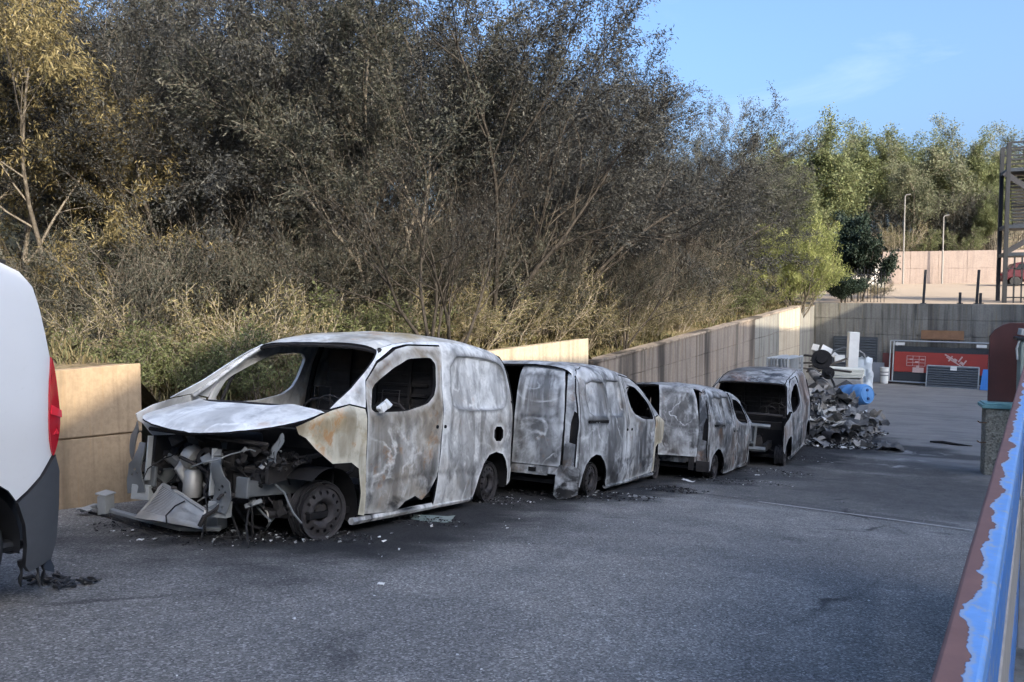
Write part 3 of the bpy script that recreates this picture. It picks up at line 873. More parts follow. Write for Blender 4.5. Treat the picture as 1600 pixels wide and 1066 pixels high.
        if dash:
            q = MB(); q.tube([(-.42, -.8, .92), (-.42, 0, .94), (-.42, .8, .92)], .032, 8)
            q.box((-.30, .0, .80), (.2, 1.5, .16), (.0, .25, 0)); q.tube([(-.42, .1, .93), (-.3, .12, .3)], .025, 6); q.tube([(-.42, -.1, .93), (-.3, -.12, .3)], .025, 6)
            q.build('dashboard_frame', SOOT2, s.root)
            q = MB(); M = Matrix.Translation((-.66, .40, 1.0)) @ Matrix.Rotation(R(-62), 4, 'Y')
            q.tube([M @ Vector((.17 * math.cos(t), .17 * math.sin(t), 0)) for t in [i * math.pi / 12 for i in range(25)]], .009, 5)
            q.tube([M @ Vector((-.17, 0, 0)), M @ Vector((0, 0, -.03)), M @ Vector((.17, 0, 0))], .01, 5); q.tube([(-.66, .40, 1.0), (-.4, .40, .88)], .02, 6)
            q.build('steering_wheel', SOOT2, s.root)
        q = MB(); q.box((-.24, 0, .62), (.03, 1.5, .74)); q.build('firewall', SOOT, s.root)
        # cowl under the screen
        q = MB(); q.tube([(-.14, -.76, 1.0), (.02, -.5, 1.03), (.08, 0, 1.04), (.02, .5, 1.03), (-.14, .76, 1.0)], .035, 6); q.build('cowl', SOOT2, s.root)
        # lining behind the outer skin, so that the hold is closed
        for sd in (1, -1):
            for (x, z0, z1) in ((-1.83, .15, 1.7), (-2.45, .2, 1.68), (-3.1, .6, 1.66)):
                q = MB(); q.tube([(x, sd * (s.hw(x, z) - .075), z) for z in [z0 + (z1 - z0) * i / 6 for i in range(7)]], .03, 6); q.build('side_post', SOOT, s.root)
            q = MB(); x0, x1 = -.22, -.90                                   # inner A-pillar
            q.tube([(x0 + (x1 - x0) * t, sd * (s.hw(x0 + (x1 - x0) * t, 1.06 + .52 * t) - .045), 1.07 + .52 * t) for t in (0, .25, .5, .75, 1)], .024, 6); q.build('pillar_liner', SOOT2 if sd > 0 else s.m[0], s.root)
    def rear(s, right=None, left=None, pillars=(1, -1), step=.07, lamp=True):
        """right / left: None = gone, or opening angle in degrees"""
        xr = lambda z: lerp_tab(s.REAR, z)
        def fm(y, z, o): return (xr(z) + .05 * (abs(y) / .9) ** 5 + o + s.dent(y, z, 40) * .7, y, z)
        for sd in pillars:
            P = [(.69, .34), (.74, .22), (.86, .22), (.885, .5), (.89, .95), (.86, 1.2), (.80, 1.5), (.72, 1.68), (.63, 1.72), (.66, 1.5), (.69, 1.2), (.70, .9)]
            hole = [[(.76, .74), (.84, .72), (.855, .9), (.845, 1.12), (.80, 1.15), (.77, 1.0)]] if lamp else []
            p = panel('rear_pillar', [(sd * a, b) for a, b in P], fm, s.root, s.m, [[(sd * a, b) for a, b in h] for h in hole], step * .8, .02)
            if lamp:
                q = MB(); q.box((xr(.93) + .10, sd * .80, .93), (.03, .12, .46)); q.build('lamp_cavity', SOOT2, p)
        q = MB(); q.tube([(xr(1.72) + .06, y, s.zroof(-3.42, y) - .03 + s.sag(-3.42, y)) for y in (-.62, -.3, 0, .3, .62)], .028, 6); q.build('rear_header', SOOT2, s.root)
        q = MB(); q.box((-3.60, 0, .36), (.07, 1.36, .10)); q.box((-3.605, .1, .30), (.05, 1.2, .03)); q.build('rear_sill', s.m[0], s.root, False, 30, .012)
        for sd, ang in ((-1, right), (1, left)):
            if ang is None: continue
            P = [(.015, .42), (.67, .42), (.685, .9), (.675, 1.2), (.645, 1.5), (.60, 1.70), (.33, 1.725), (.015, 1.735)]
            win = [(.11, 1.05), (.55, 1.05), (.60, 1.12), (.585, 1.4), (.55, 1.55), (.48, 1.60), (.11, 1.61), (.08, 1.55), (.08, 1.1)]
            hx, hy = xr(.9) + .02, sd * .69
            ca, sa = math.cos(R(ang)), math.sin(R(ang)) * -sd
            def fd(y, z, o, sd=sd):
                x = xr(z) - .012 + o + s.dent(y, z, 50) * .8
                x += .016 * sstep(.03, -.04, sdf(abs(y), z, win))
                x -= .010 * math.exp(-((z - .98) / .02) ** 2)
                if .2 < abs(y) < .55: x += .012 * sstep(.12, .06, math.hypot((abs(y) - .18) * .9, z - .78))
                dx, dy = x - hx, y - hy
                return (hx + dx * ca - dy * sa, hy + dx * sa + dy * ca, z)
            panel('rear_door', [(sd * a, b) for a, b in P], fd, s.root, s.m, (), step * .6, .04, True, 50, lambda a, b: max(math.exp(-(sdf(abs(a), b, win) / .016) ** 2), .6 * math.exp(-((b - .98) / .012) ** 2)))

def empty_part(name, parent):
    o = bpy.data.objects.new(name, None); o.empty_display_size = .1; C.objects.link(o); o.parent = parent; return o

# ---------- van 1: the front one, nose towards us
def van_front():
    h = math.pi - (-.054) * 1.0
    g = Vector((-4.557, 5.329)); pt = math.atan(SLOPE)
    v = Van('burnt_van', 'pale burnt-out van with its bare engine bay facing us, nearest of the burnt row', (g.x, g.y, gz(g.y) + .0), math.pi + .054, pt, (1, 1, 1), 1.0, [BURN_A, SOOT], .011)
    v.recess = [(v.PANEL, .032, .022), ([(-.62, .95), (-.56, .45), (-1.6, .45), (-1.66, .95)], .006, .08)]
    v.crease = [([(-.5, .40), (-1.2, .425), (-1.7, .43), (-2.3, .41), (-2.5, .36)], .012, .022), ([(-1.9, 1.04), (-3.5, 1.04)], -.006, .03),
                ([(-2.25, 1.12), (-2.3, 1.55)], .008, .06), ([(-2.75, 1.12), (-2.8, 1.55)], .008, .06), ([(-3.2, 1.15), (-3.25, 1.5)], .010, .06),
                ([(-1.98, .45), (-1.98, 1.0)], .010, .05), ([(-2.45, .95), (-2.7, .6)], .008, .06)]
    fuel = [(-2.97, .70), (-3.21, .69), (-3.20, .86), (-2.96, .865)]
    burn = [(-1.02, .16), (-1.15, .24), (-1.32, .27), (-1.45, .23), (-1.55, .30), (-1.63, .38), (-1.66, .40), (-1.655, .14), (-1.3, .125)]
    dp = [(-.52, .16), (-.47, .6), (-.445, .99), (-.467, 1.15), (-.517, 1.29), (-.73, 1.46), (-1.06, 1.605), (-1.29, 1.655), (-1.872, 1.69), (-1.80, 1.45), (-1.763, 1.26), (-1.752, 1.03), (-1.73, .65), (-1.70, .42), (-1.64, .36), (-1.56, .26), (-1.44, .19), (-1.31, .24), (-1.14, .21), (-1.0, .13)]
    bh = [(-2.02, .22), (-2.10, .34), (-2.18, .37), (-2.25, .30), (-2.27, .2), (-2.15, .15)]
    d = v.side(1, .042, True, True, None, [BURN_AF, SOOT], [smooth_poly(fuel, 1)], None, None, dp, [BURN_AD, SOOT])
    v.side(-1, .09, True, True, [BURN_A2, BURN_A2])
    fl = MB(); fl.box((-3.08, .80, .78), (.26, .02, .2)); fl.build('filler_recess', SOOT, v.root)
    # scorched patch where the panel burnt through
    # door furniture: lock holes and a melted mirror stump
    for x in (-1.64, -1.80):
        q = MB(); q.lathe([(.001, 0), (.016, 0), (.018, -.012)], 12, 0, Matrix.Translation((x, v.hw(x, .88) + .014, .885)) @ Matrix.Rotation(-math.pi / 2, 4, 'X')); q.build('lock_hole', SOOT, v.root)
    q = MB(); M = Matrix.Translation((-.62, v.hw(-.62, 1.08) + .05, 1.075))
    rr = random.Random(3); lump = []
    for i in range(9):
        a = rr.uniform(0, 6.28); lump.append((rr.uniform(-.09, .06), rr.uniform(-.03, .04), rr.uniform(-.03, .06)))
    q.box((0, 0, 0), (.12, .05, .07), (.3, .4, .1), 0, M); q.box((-.05, .01, .03), (.08, .04, .08), (.8, .2, .4), 0, M); q.box((.05, 0, -.02), (.1, .035, .03), (.1, -.4, .2), 0, M)
    q.build('mirror_stump', simple('melted_white', (.62, .62, .6), .6), v.root, True, 30, .008)
    v.roof(mats=[BURN_AR, SOOT]); v.bonnet([BURN_A2, SOOT])
    v.inside(); v.rear(8, 6, step=.09)
    v.wheel(-.05, 1, .83, .222, R(-14)); v.wheel(-.05, -1, .83, .222, R(-14)); v.wheel(-3.02, 1, .86, .222); v.wheel(-3.02, -1, .86, .222)
    q = MB(); q.tube([(-.60, -.875, 1.03), (-.66, -.86, 1.2), (-.72, -.83, 1.34)], .016, 6); q.build('window_divider', SOOT2, v.root)
    # inner arches
    for sd in (1, -1):
        for cx, rr_ in ((-.05, .38), (-3.02, .40)):
            q = MB(); vs_, fs_ = [], []
            for i in range(13):
                a = math.pi * ((.28 if cx > -1 else -.05) + (.8 if cx > -1 else 1.1) * i / 12)
                for yy in (.88, .52): vs_.append((cx + rr_ * math.cos(a), sd * yy, .2 + rr_ * math.sin(a)))
            for i in range(12): fs_.append((2 * i, 2 * i + 1, 2 * i + 3, 2 * i + 2))
            q.add(vs_, fs_); q.build('inner_arch', SOOT, v.root)
    root = v.root
    # ---- engine bay
    def part(nm, mat, fn, **k):
        q = MB(); fn(q); return q.build(nm, mat, root, **k)
    # lamp carriers: pressed plates with holes
    def carrier(y, sd, z0=.12, ):
        P = [(-.05, .42), (.07, .40), (.10, .56), (.085, .74), (.02, .80), (-.02, .92), (-.02, 1.0), (-.11, 1.0), (-.12, .86), (-.09, .7), (-.11, .55), (-.14, .44)]
        P = [(a * .85, b * .70 + z0 - .1) for a, b in P]
        def f(a, b, o): return (.56 + o + .03 * math.sin(b * 14) * .4 + .02 * nz(a, b, y, 6), y + sd * a, b)
        hs = []
        for (ca, cb, rr) in ((-.0, .50, .014), (-.035, .47, .011), (.03, .455, .011), (-.03, .36, .014), (.02, .345, .010)):
            hs.append([(ca + rr * math.cos(t), cb + z0 - .12 + rr * math.sin(t)) for t in [i * math.pi / 4 for i in range(8)]])
        panel('lamp_carrier', P, f, root, [PALESTEEL, STEEL], hs, .03, .012)
        q = MB(); q.bar((.55, y - sd * .12, .3 + z0), (.55, y - sd * .12, .66 + z0), .015, .05); q.box((.52, y - sd * .05, .2 + z0), (.08, .16, .12), (0, 0, .2)); q.build('carrier_flange', PALESTEEL, root, False, 30, .004)
    carrier(.33, 1, .05); carrier(-.60, -1, .10)
    part('chassis_rail', STEEL, lambda q: (q.bar((.50, .48, .42), (-.3, .55, .40), .07, .12), q.box((.50, .47, .43), (.03, .12, .16))), smooth=False, bevel=.008)
    part('chassis_rail', STEEL, lambda q: (q.bar((.50, -.52, .42), (-.3, -.55, .40), .07, .12), q.box((.50, -.5, .43), (.03, .12, .16))), smooth=False, bevel=.008)
    part('subframe', SOOT2, lambda q: (q.bar((.08, -.6, .2), (.08, .6, .2), .12, .07), q.tube([(.05, -.7, .22), (.25, -.5, .2)], .03, 6), q.tube([(.0, .78, .2), (.22, .5, .2)], .03, 6), q.tube([(-.05, .3, .22), (-.05, .72, .22)], .025, 8)), smooth=False)
    eb = part('engine_block', SOOT2, lambda q: (q.box((.16, -.02, .50), (.36, .46, .40), (0, .12, .05)), q.box((.14, -.02, .74), (.32, .42, .12), (0, .12, 0)), q.box((.18, .32, .40), (.30, .26, .26), (.1, 0, .2)), q.box((.16, -.34, .42), (.26, .2, .3), (0, .1, 0))), smooth=False, bevel=.025)
    def tur(q):
        q.lathe([(.001, .0), (.07, .0), (.075, .03), (.075, .2), (.06, .22), (.001, .22)], 18, 0, Matrix.Translation((.40, -.14, .29)))
    part('catalyst', ALU, tur)
    part('turbo_housing', ALU, lambda q: (q.lathe([(.03, -.05), (.085, -.03), (.1, .02), (.08, .07), (.03, .09)], 18, 0, Matrix.Translation((.40, -.15, .60)) @ Matrix.Rotation(R(75), 4, 'X')), q.tube([(.40, -.22, .58), (.43, -.25, .50), (.41, -.2, .42), (.40, -.14, .50)], [.05, .055, .05, .06], 10)))
    part('alternator', SOOT2, lambda q: q.lathe([(.02, -.08), (.07, -.075), (.085, -.04), (.085, .04), (.065, .08), (.02, .085)], 18, 0, Matrix.Translation((.40, .02, .60)) @ Matrix.Rotation(R(60), 4, 'Y')))
    part('pump', RUSTD, lambda q: (q.lathe([(.02, -.06), (.06, -.05), (.07, .05), (.02, .07)], 14, 0, Matrix.Translation((.42, .12, .50)) @ Matrix.Rotation(R(80), 4, 'Y')), q.lathe([(.02, -.06), (.05, -.05), (.06, .05), (.02, .07)], 14, 0, Matrix.Translation((.40, .08, .36)) @ Matrix.Rotation(R(80), 4, 'Y'))))
    rn = random.Random(11)
    for k in range(90):                                                   # hoses, looms, brackets and half-melted lumps
        q = MB(); x, y, z = rn.uniform(.02, .50), rn.uniform(-.58, .56), rn.uniform(.24, .74)
        ty = rn.random()
        if ty < .45:
            pts = [Vector((x, y, z))]
            d = Vector((rn.uniform(-.3, .3), rn.uniform(-1, 1), rn.uniform(-.6, .6)))
            for i in range(6): pts.append(pts[-1] + d * .055); d += Vector((rn.uniform(-.7, .7), rn.uniform(-.7, .7), rn.uniform(-.9, .5)))
            q.tube(pts, rn.choice((.006, .008, .014, .02)), 6); nm = 'hose'
        else:
            for i in range(rn.randint(1, 3)):
                q.box((x + rn.uniform(-.05, .05), y + rn.uniform(-.06, .06), z + rn.uniform(-.05, .05)), (rn.uniform(.02, .1), rn.uniform(.03, .14), rn.uniform(.02, .1)), (rn.uniform(-1, 1), rn.uniform(-1, 1), rn.uniform(-1, 1)))
            nm = 'bracket'
        q.build(nm, rn.choice([SOOT2, SOOT2, RUSTD, CHAR, STEEL, SOOT2, CHAR, ALU]), root, False, 30, .006 if nm == 'bracket' else 0)
    # battery-side rubble lying on the inner wing
    q = MB()
    for k in range(90):
        x, y = rn.uniform(-.02, .42), rn.uniform(.30, .72); z = .58 + .22 * (1 - abs(y - .45) / .4) * rn.random() - .08 * x
        q.box((x, y, z), (rn.uniform(.01, .07), rn.uniform(.01, .06), rn.uniform(.008, .03)), (rn.uniform(-1, 1), rn.uniform(-1, 1), rn.uniform(-3, 3)), rn.choice((0, 0, 1, 1, 2)))
    tag(q.build('charred_rubble', [CHAR, SOOT2, ASH], root, False), kind='stuff')
    part('inner_wing', SOOT2, lambda q: (q.box((.1, .60, .55), (.62, .03, .12), (0, .1, .05)), q.box((.12, .40, .555), (.5, .42, .02), (0, .08, 0))), smooth=False)
    part('inner_wing', SOOT2, lambda q: q.box((.1, -.60, .6), (.6, .03, .3)), smooth=False)
    # torn wing stay under the front corner of the bonnet
    panel('wing_stay', [(-.02, .86), (.05, .82), (.24, .62), (.26, .54), (.16, .52), (.02, .70), (-.10, .80)], lambda a, b, o: (.38 - .14 * a - o * .3, .64 + (a - .1) * -.55 + .03 * nz(a, b, 0, 9) - o, b), root, [PALESTEEL, STEEL], [[(.05, .72), (.12, .62), (.15, .60), (.10, .70)]], .03, .01)
    panel('wing_stay', [(.0, .92), (.16, .80), (.17, .66), (.10, .60), (.04, .70), (-.04, .84)], lambda a, b, o: (.50 - .1 * a - o, -.70 - a * .5 + .02 * nz(a, b, 3, 9), b - .06), root, [STEEL, STEEL], (), .03, .01)
    # front header tube under the bonnet lip
    part('bonnet_slam_panel', SOOT2, lambda q: q.tube([(.40, -.66, .80), (.48, -.3, .80), (.50, 0, .79), (.47, .3, .78), (.40, .6, .76)], .018, 6))
    return v
V1 = van_front()

# ---------- van 2: tail towards us
RIGHT_PANELS = [[(-2.62, 1.56), (-3.05, 1.575), (-3.28, 1.52), (-3.34, 1.33), (-3.28, 1.14), (-3.12, 1.08), (-2.66, 1.08), (-2.6, 1.16)],
                [(-1.98, 1.60), (-2.50, 1.60), (-2.53, 1.5), (-2.53, 1.16), (-2.48, 1.08), (-2.05, 1.08), (-1.95, 1.16)]]
def tail_van(label, rw, head, scale, seed, mats, right, left, name='burnt_van', sag=None, pitch=None, roll=0, warp=.014, fm=None):
    """rw = ground point under the rear right wheel"""
    pt = -math.atan(SLOPE) * math.cos(head) if pitch is None else pitch
    fw = Vector((math.sin(head) * math.cos(pt), math.cos(head) * math.cos(pt), math.sin(pt))); lf = Vector((0, 0, 1)).cross(fw).normalized()
    O = rw + fw * (3.02 * scale[0]) + lf * (.88 * scale[1])
    v = Van(name, label, (O.x, O.y, O.z), head, pt, scale, seed, mats, warp)
    if sag: v.sag = sag
    v.recess = [(P, .03, .02) for P in RIGHT_PANELS] + [([(-2.60, .985), (-3.36, .985), (-3.36, 1.04), (-2.60, 1.04)], .03, .012)]
    v.crease = [([(-.5, .40), (-1.2, .425), (-1.7, .43), (-2.6, .42)], .012, .02), ([(-2.57, .12), (-2.575, 1.0), (-2.56, 1.7)], .016, .012),
                ([(-2.3, .5), (-2.25, .95)], .012, .06), ([(-2.0, .5), (-2.05, .9)], .008, .05), ([(-1.1, .5), (-1.2, .9)], .008, .06)]
    v.side(-1, .048, True, True, None, fm); v.side(1, .12, True, True)
    q = MB(); q.bar((-2.62, -v.hw(-3, 1.01) + .012, 1.012), (-3.34, -v.hw(-3.3, 1.01) + .012, 1.012), .03, .04); q.build('slide_rail', SOOT, v.root)
    for x in (-1.64, -1.84):
        q = MB(); q.lathe([(.001, 0), (.018, 0), (.02, .012)], 12, 0, Matrix.Translation((x, -v.hw(x, .88) - .016, .885)) @ Matrix.Rotation(math.pi / 2, 4, 'X') @ Matrix.Scale(-1, 4, (0, 0, 1))); q.build('lock_hole', SOOT, v.root)
    v.roof(); v.bonnet(); v.inside(True, True, True); v.rear(right, left, step=.075)
    for x, sd in ((-.03, 1), (-.03, -1), (-3.02, 1), (-3.02, -1)): v.wheel(x, sd, .86 if x < -1 else .84, .222)
    return v
p2 = on_ground(925, 776)
V2 = tail_van('slate-grey burnt-out van seen from its tail, second in the row', p2, R(5.0), (.985, .98, .925), 2.0, [BURN_B, SOOT], 2, None, fm=[BURN_AF, SOOT])
# bent bumper corner hanging off the right of its tail
panel('bumper_corner', [(.62, .30), (.60, .05), (.66, -.0), (.80, .03), (.90, .08), (.91, .40), (.80, .46), (.66, .44)], lambda a, b, o: (-3.64 + .13 * max(0, a - .75) ** 1.0 * 3 + .02 * nz(a, b, 1, 9) + o, -a, b + .0), V2.root, [BURN_B, SOOT], (), .045, .012)
q = MB(); q.box((-3.638, -.30, .355), (.012, .10, .055)); q.build('towing_cover', SOOT, V2.root)

p3 = on_ground(1118, 747)
V3 = tail_van('dark sagging burnt-out van with a rear door ajar, third in the row', p3, R(6.5), (.93, .96, .86), 3.0, [BURN_C, SOOT], 26, None, warp=.02,
              sag=lambda x, y: -.05 * math.exp(-((x + 2.2) / .8) ** 2) * (1 if abs(y) < .75 else .5))
q = MB(); q.box((-3.66, -.80, .25), (.05, .22, .2)); q.box((-3.62, -.6, .30), (.05, .1, .28)); q.build('bumper_remains', SOOT2, V3.root, False, 30, .01)

# ---------- van 4: nose towards us, no bonnet
def van_far():
    c = on_ground(1228, 727); sc = (1.04, 1.0, .98); head = math.pi + R(5.5)
    pt = .02
    fw = Vector((math.sin(head) * math.cos(pt), math.cos(head) * math.cos(pt), math.sin(pt))); lf = Vector((0, 0, 1)).cross(fw).normalized()
    O = c - lf * .86 + fw * .05
    v = Van('burnt_van', 'tall sooty burnt-out van without bonnet or windscreen, last in the row', (O.x, O.y, O.z - .02), head, pt, sc, 4.0, [BURN_D, SOOT], .016)
    v.recess = [(v.PANEL, .02, .03)]
    v.crease = [([(-.5, .62), (-1.7, .64), (-3.4, .62)], .012, .02), ([(-1.9, 1.02), (-3.5, 1.02)], .012, .02), ([(-2.5, .2), (-2.5, 1.6)], .012, .014), ([(-.6, .3), (-2.5, .3)], .01, .02)]
    v.FENDER = [(.34, .86), (.36, .6), (.33, .36), (.25, .30), (.17, .48), (.05, .57), (-.2, .60), (-.34, .55), (-.41, .35), (-.41, .17), (-.505, .15), (-.46, .6), (-.43, 1.0), (-.42, 1.045), (-.22, 1.05), (.05, .98), (.2, .93)]
    v.side(1, .06); v.side(-1, .12)
    v.roof(bulge=.07); v.inside(True, True, True); v.rear(5, 5, step=.1)
    for x, sd in ((-.03, 1), (-.03, -1), (-3.02, 1), (-3.02, -1)): v.wheel(x, sd, .84, .2)
    root = v.root
    q = MB(); q.tube([(.42, -.62, .86), (.50, -.3, .87), (.52, 0, .87), (.50, .3, .87), (.42, .62, .85)], .045, 8); q.build('slam_panel', STEEL, root)
    q = MB(); q.tube([(.50, -.55, .40), (.58, 0, .41), (.50, .55, .40)], .05, 8); q.build('bumper_beam', STEEL, root)
    q = MB(); q.tube([(.52, -.32, .52), (.55, 0, .52), (.52, .32, .52)], .03, 6); q.build('lower_beam', STEEL, root)
    for y in (-.36, .36):
        q = MB(); q.bar((.50, y, .85), (.52, y * .9, .42), .07, .05); q.build('radiator_post', STEEL, root, False, 30, .006)
    for y in (-.52, .52):
        q = MB(); q.bar((.45, y, .42), (-.2, y, .42), .08, .12); q.build('chassis_rail', SOOT2, root, False)
    q = MB(); q.box((.12, 0, .5), (.4, .6, .42), (0, .1, .1)); q.box((.15, .3, .45), (.3, .25, .3), (.2, 0, .3)); q.box((.14, -.05, .75), (.3, .4, .12)); q.build('engine_block', SOOT2, root, False, 30, .02)
    rn = random.Random(5)
    for k in range(22):
        q = MB(); p = Vector((rn.uniform(.1, .48), rn.uniform(-.5, .5), rn.uniform(.3, .85))); pts = [p]; d = Vector((rn.uniform(-.3, .3), rn.uniform(-1, 1), rn.uniform(-.8, .6)))
        for i in range(5): pts.append(pts[-1] + d * .06); d += Vector((rn.uniform(-.6, .6), rn.uniform(-.6, .6), rn.uniform(-.8, .5)))
        q.tube(pts, rn.choice((.01, .015, .025)), 6); q.build('hose', rn.choice([SOOT2, RUSTD, SOOT]), root)
    return v
V4 = van_far()
# ------------------------------------------------------------------ vegetation
def m_leaf(name, cols, trans=.25, rough=.6):
    t = NT(name)
    g = t.new('ShaderNodeNewGeometry'); oi = t.new('ShaderNodeObjectInfo')
    rnd = t.math('FRACT', t.math('ADD', g.outputs['Random Per Island'], 0.0), 0)
    n = len(cols)
    c = t.ramp(rnd, [((i + .5) / n, cols[i]) for i in range(n)])
    v = t.coord('Object')
    c = t.mix(t.math('MULTIPLY', t.ramp(t.noise(v, .8, 3), [(.35, 1), (.65, 0)]), .6), c, [x * .55 for x in cols[0]])
    hs = t.new('ShaderNodeHueSaturation'); t.l.new(c, hs.inputs['Color'])
    t.l.new(t.math('ADD', t.math('MULTIPLY', oi.outputs['Random'], .35), .82), hs.inputs['Value'])
    t.out(hs.outputs[0], rough, 0, .25)
    tr = t.new('ShaderNodeBsdfTranslucent'); t.l.new(hs.outputs[0], tr.inputs[0])
    mx = t.new('ShaderNodeMixShader'); mx.inputs[0].default_value = trans
    o = t.n['Material Output']; t.l.new(t.bsdf.outputs[0], mx.inputs[1]); t.l.new(tr.outputs[0], mx.inputs[2]); t.l.new(mx.outputs[0], o.inputs[0])
    return t.mat
def m_bark(name, a, b):
    t = NT(name); v = t.coord('Object', (6, 6, 1.2))
    n = t.noise(v, 3, 6, .65, .4); t.bump(n, .6, .02)
    return t.out(t.mix(t.ramp(n, [(.35, 0), (.65, 1)]), a, b), .95, 0, .1)
LEAF_SCORCH = m_leaf('leaf_scorched', [(.030, .032, .031), (.052, .053, .049), (.042, .043, .040), (.078, .077, .068), (.036, .038, .037), (.12, .118, .102)], .25)
LEAF_MIXED = m_leaf('leaf_half_scorched', [(.046, .050, .040), (.075, .078, .058), (.06, .064, .047), (.11, .108, .08), (.046, .05, .042), (.16, .155, .12)], .28)
LEAF_GOLD = m_leaf('leaf_dry_gold', [(.20, .155, .065), (.30, .24, .11), (.16, .14, .06), (.36, .30, .16), (.22, .19, .09)], .3)
LEAF_OLIVE = m_leaf('leaf_olive', [(.115, .14, .058), (.17, .19, .085), (.14, .16, .07), (.23, .235, .11)], .3)
LEAF_BRIGHT = m_leaf('leaf_bright', [(.20, .23, .07), (.29, .31, .11), (.24, .26, .09), (.38, .38, .16)], .3)
LEAF_SHADED = m_leaf('leaf_shaded', [(.018, .030, .018), (.026, .042, .024), (.02, .034, .024)], .1)  # shade lying on these trees is put into their leaf colour
LEAF_GREY = m_leaf('leaf_greygreen', [(.13, .145, .08), (.19, .20, .115), (.15, .165, .095), (.26, .26, .16)], .25)
BARK = m_bark('bark_grey', (.07, .06, .05), (.20, .175, .14))
BARK_DARK = m_bark('bark_scorched', (.022, .02, .018), (.07, .06, .05))
BARK_PALE = m_bark('bark_pale', (.22, .19, .15), (.38, .33, .26))
STRAW = m_leaf('dry_grass', [(.16, .14, .07), (.25, .205, .11), (.12, .12, .06), (.11, .125, .055), (.34, .28, .16)], .2, .8)

def grow(seed, H, stems=3, lean=.35, up=.22, levels=4, kids=(7, 6, 5), spread=.75, leaf=(.05, .09), per=34, wlen=.26, droop=.35, bare=0.0, base_r=.055, dirx=0.0, start=.25, leafoff=.05, trunklen=.55):
    """returns a wood mesh and a leaf mesh of a tree standing at the origin"""
    rn = random.Random(seed); nr = np.random.default_rng(seed)
    wood = MB(); LP, LD = [], []
    def branch(p, d, L, r, lv):
        n = (7, 6, 5, 4)[min(lv, 3)]
        pts, rs = [p.copy()], [r]
        for i in range(n):
            d = (d + Vector((rn.gauss(0, .13), rn.gauss(0, .13), rn.gauss(0, .10) + up * (.5 if lv < 2 else .25) * .35))).normalized()
            p = p + d * (L / n); pts.append(p.copy()); rs.append(max(.0025, r * (1 - .78 * (i + 1) / n)))
        wood.tube(pts, rs, (6, 5, 4, 3)[min(lv, 3)], 0, lv == 0)
        if lv >= levels - 1:
            if rn.random() >= bare: LP.append(np.array([tuple(q) for q in pts])); LD.append((L, lv))
            return
        k = kids[min(lv, len(kids) - 1)]
        for j in range(k):
            t = start + (1 - start) * (j + rn.random()) / k if lv == 0 else .2 + .8 * (j + rn.random()) / k
            f = t * n; i = min(n - 1, int(f)); q = pts[i].lerp(pts[i + 1], f - i)
            ax = (pts[i + 1] - pts[i]).normalized()
            pr = Vector((rn.gauss(0, 1), rn.gauss(0, 1), rn.gauss(0, .6))); pr = (pr - ax * pr.dot(ax)).normalized()
            a = rn.uniform(.45, 1.0) * spread
            nd = (ax * math.cos(a) + pr * math.sin(a)).normalized()
            branch(q, nd, L * rn.uniform(.42, .68) * (1.1 - .45 * t), max(.003, rs[i] * .55), lv + 1)
        if lv >= 1: LP.append(np.array([tuple(q) for q in pts[n // 2:]])); LD.append((L * .5, lv))
    for s_ in range(stems):
        a = 2 * math.pi * (s_ + rn.random() * .7) / stems
        d = Vector((math.cos(a) * lean * rn.uniform(.4, 1.2) + dirx, math.sin(a) * lean * rn.uniform(.4, 1.2), 1)).normalized()
        branch(Vector((math.cos(a) * .12 * (stems > 1), math.sin(a) * .12 * (stems > 1), -.15)), d, H * trunklen * rn.uniform(.8, 1.1), base_r * rn.uniform(.7, 1.1), 0)
    # leaves
    P, D = [], []
    for pts, (L, lv) in zip(LP, LD):
        m = max(3, int(per * L / .6 * rn.uniform(.6, 1.3)))
        t = nr.random(m) * (len(pts) - 1.001); i = t.astype(int); f = (t - i)[:, None]
        q = pts[i] * (1 - f) + pts[i + 1] * f
        ax = pts[i + 1] - pts[i]; ax /= np.linalg.norm(ax, axis=1, keepdims=True) + 1e-9
        dd = ax * .7 + nr.normal(0, .6, (m, 3)); dd[:, 2] -= droop
        dd /= np.linalg.norm(dd, axis=1, keepdims=True)
        P.append(q + nr.normal(0, leafoff, (m, 3))); D.append(dd)
    me_l = None
    if P:
        P = np.concatenate(P); D = np.concatenate(D); m = len(P)
        Ls = nr.uniform(leaf[0], leaf[1], m)[:, None]
        s_ = np.cross(D, nr.normal(0, 1, (m, 3))); s_ /= np.linalg.norm(s_, axis=1, keepdims=True) + 1e-9
        nrm = np.cross(D, s_)
        mid = P + D * Ls * .45 + nrm * Ls * .08
        V = np.stack([P, mid + s_ * Ls * wlen * .5, P + D * Ls, mid - s_ * Ls * wlen * .5], 1).reshape(-1, 3)
        me_l = np_mesh('crown', V, np.arange(4 * m).reshape(m, 4), 4)
    wm = bpy.data.meshes.new('trunk'); wm.from_pydata(wood.v, [], wood.f)
    wm.polygons.foreach_set('use_smooth', [True] * len(wm.polygons))
    return wm, me_l

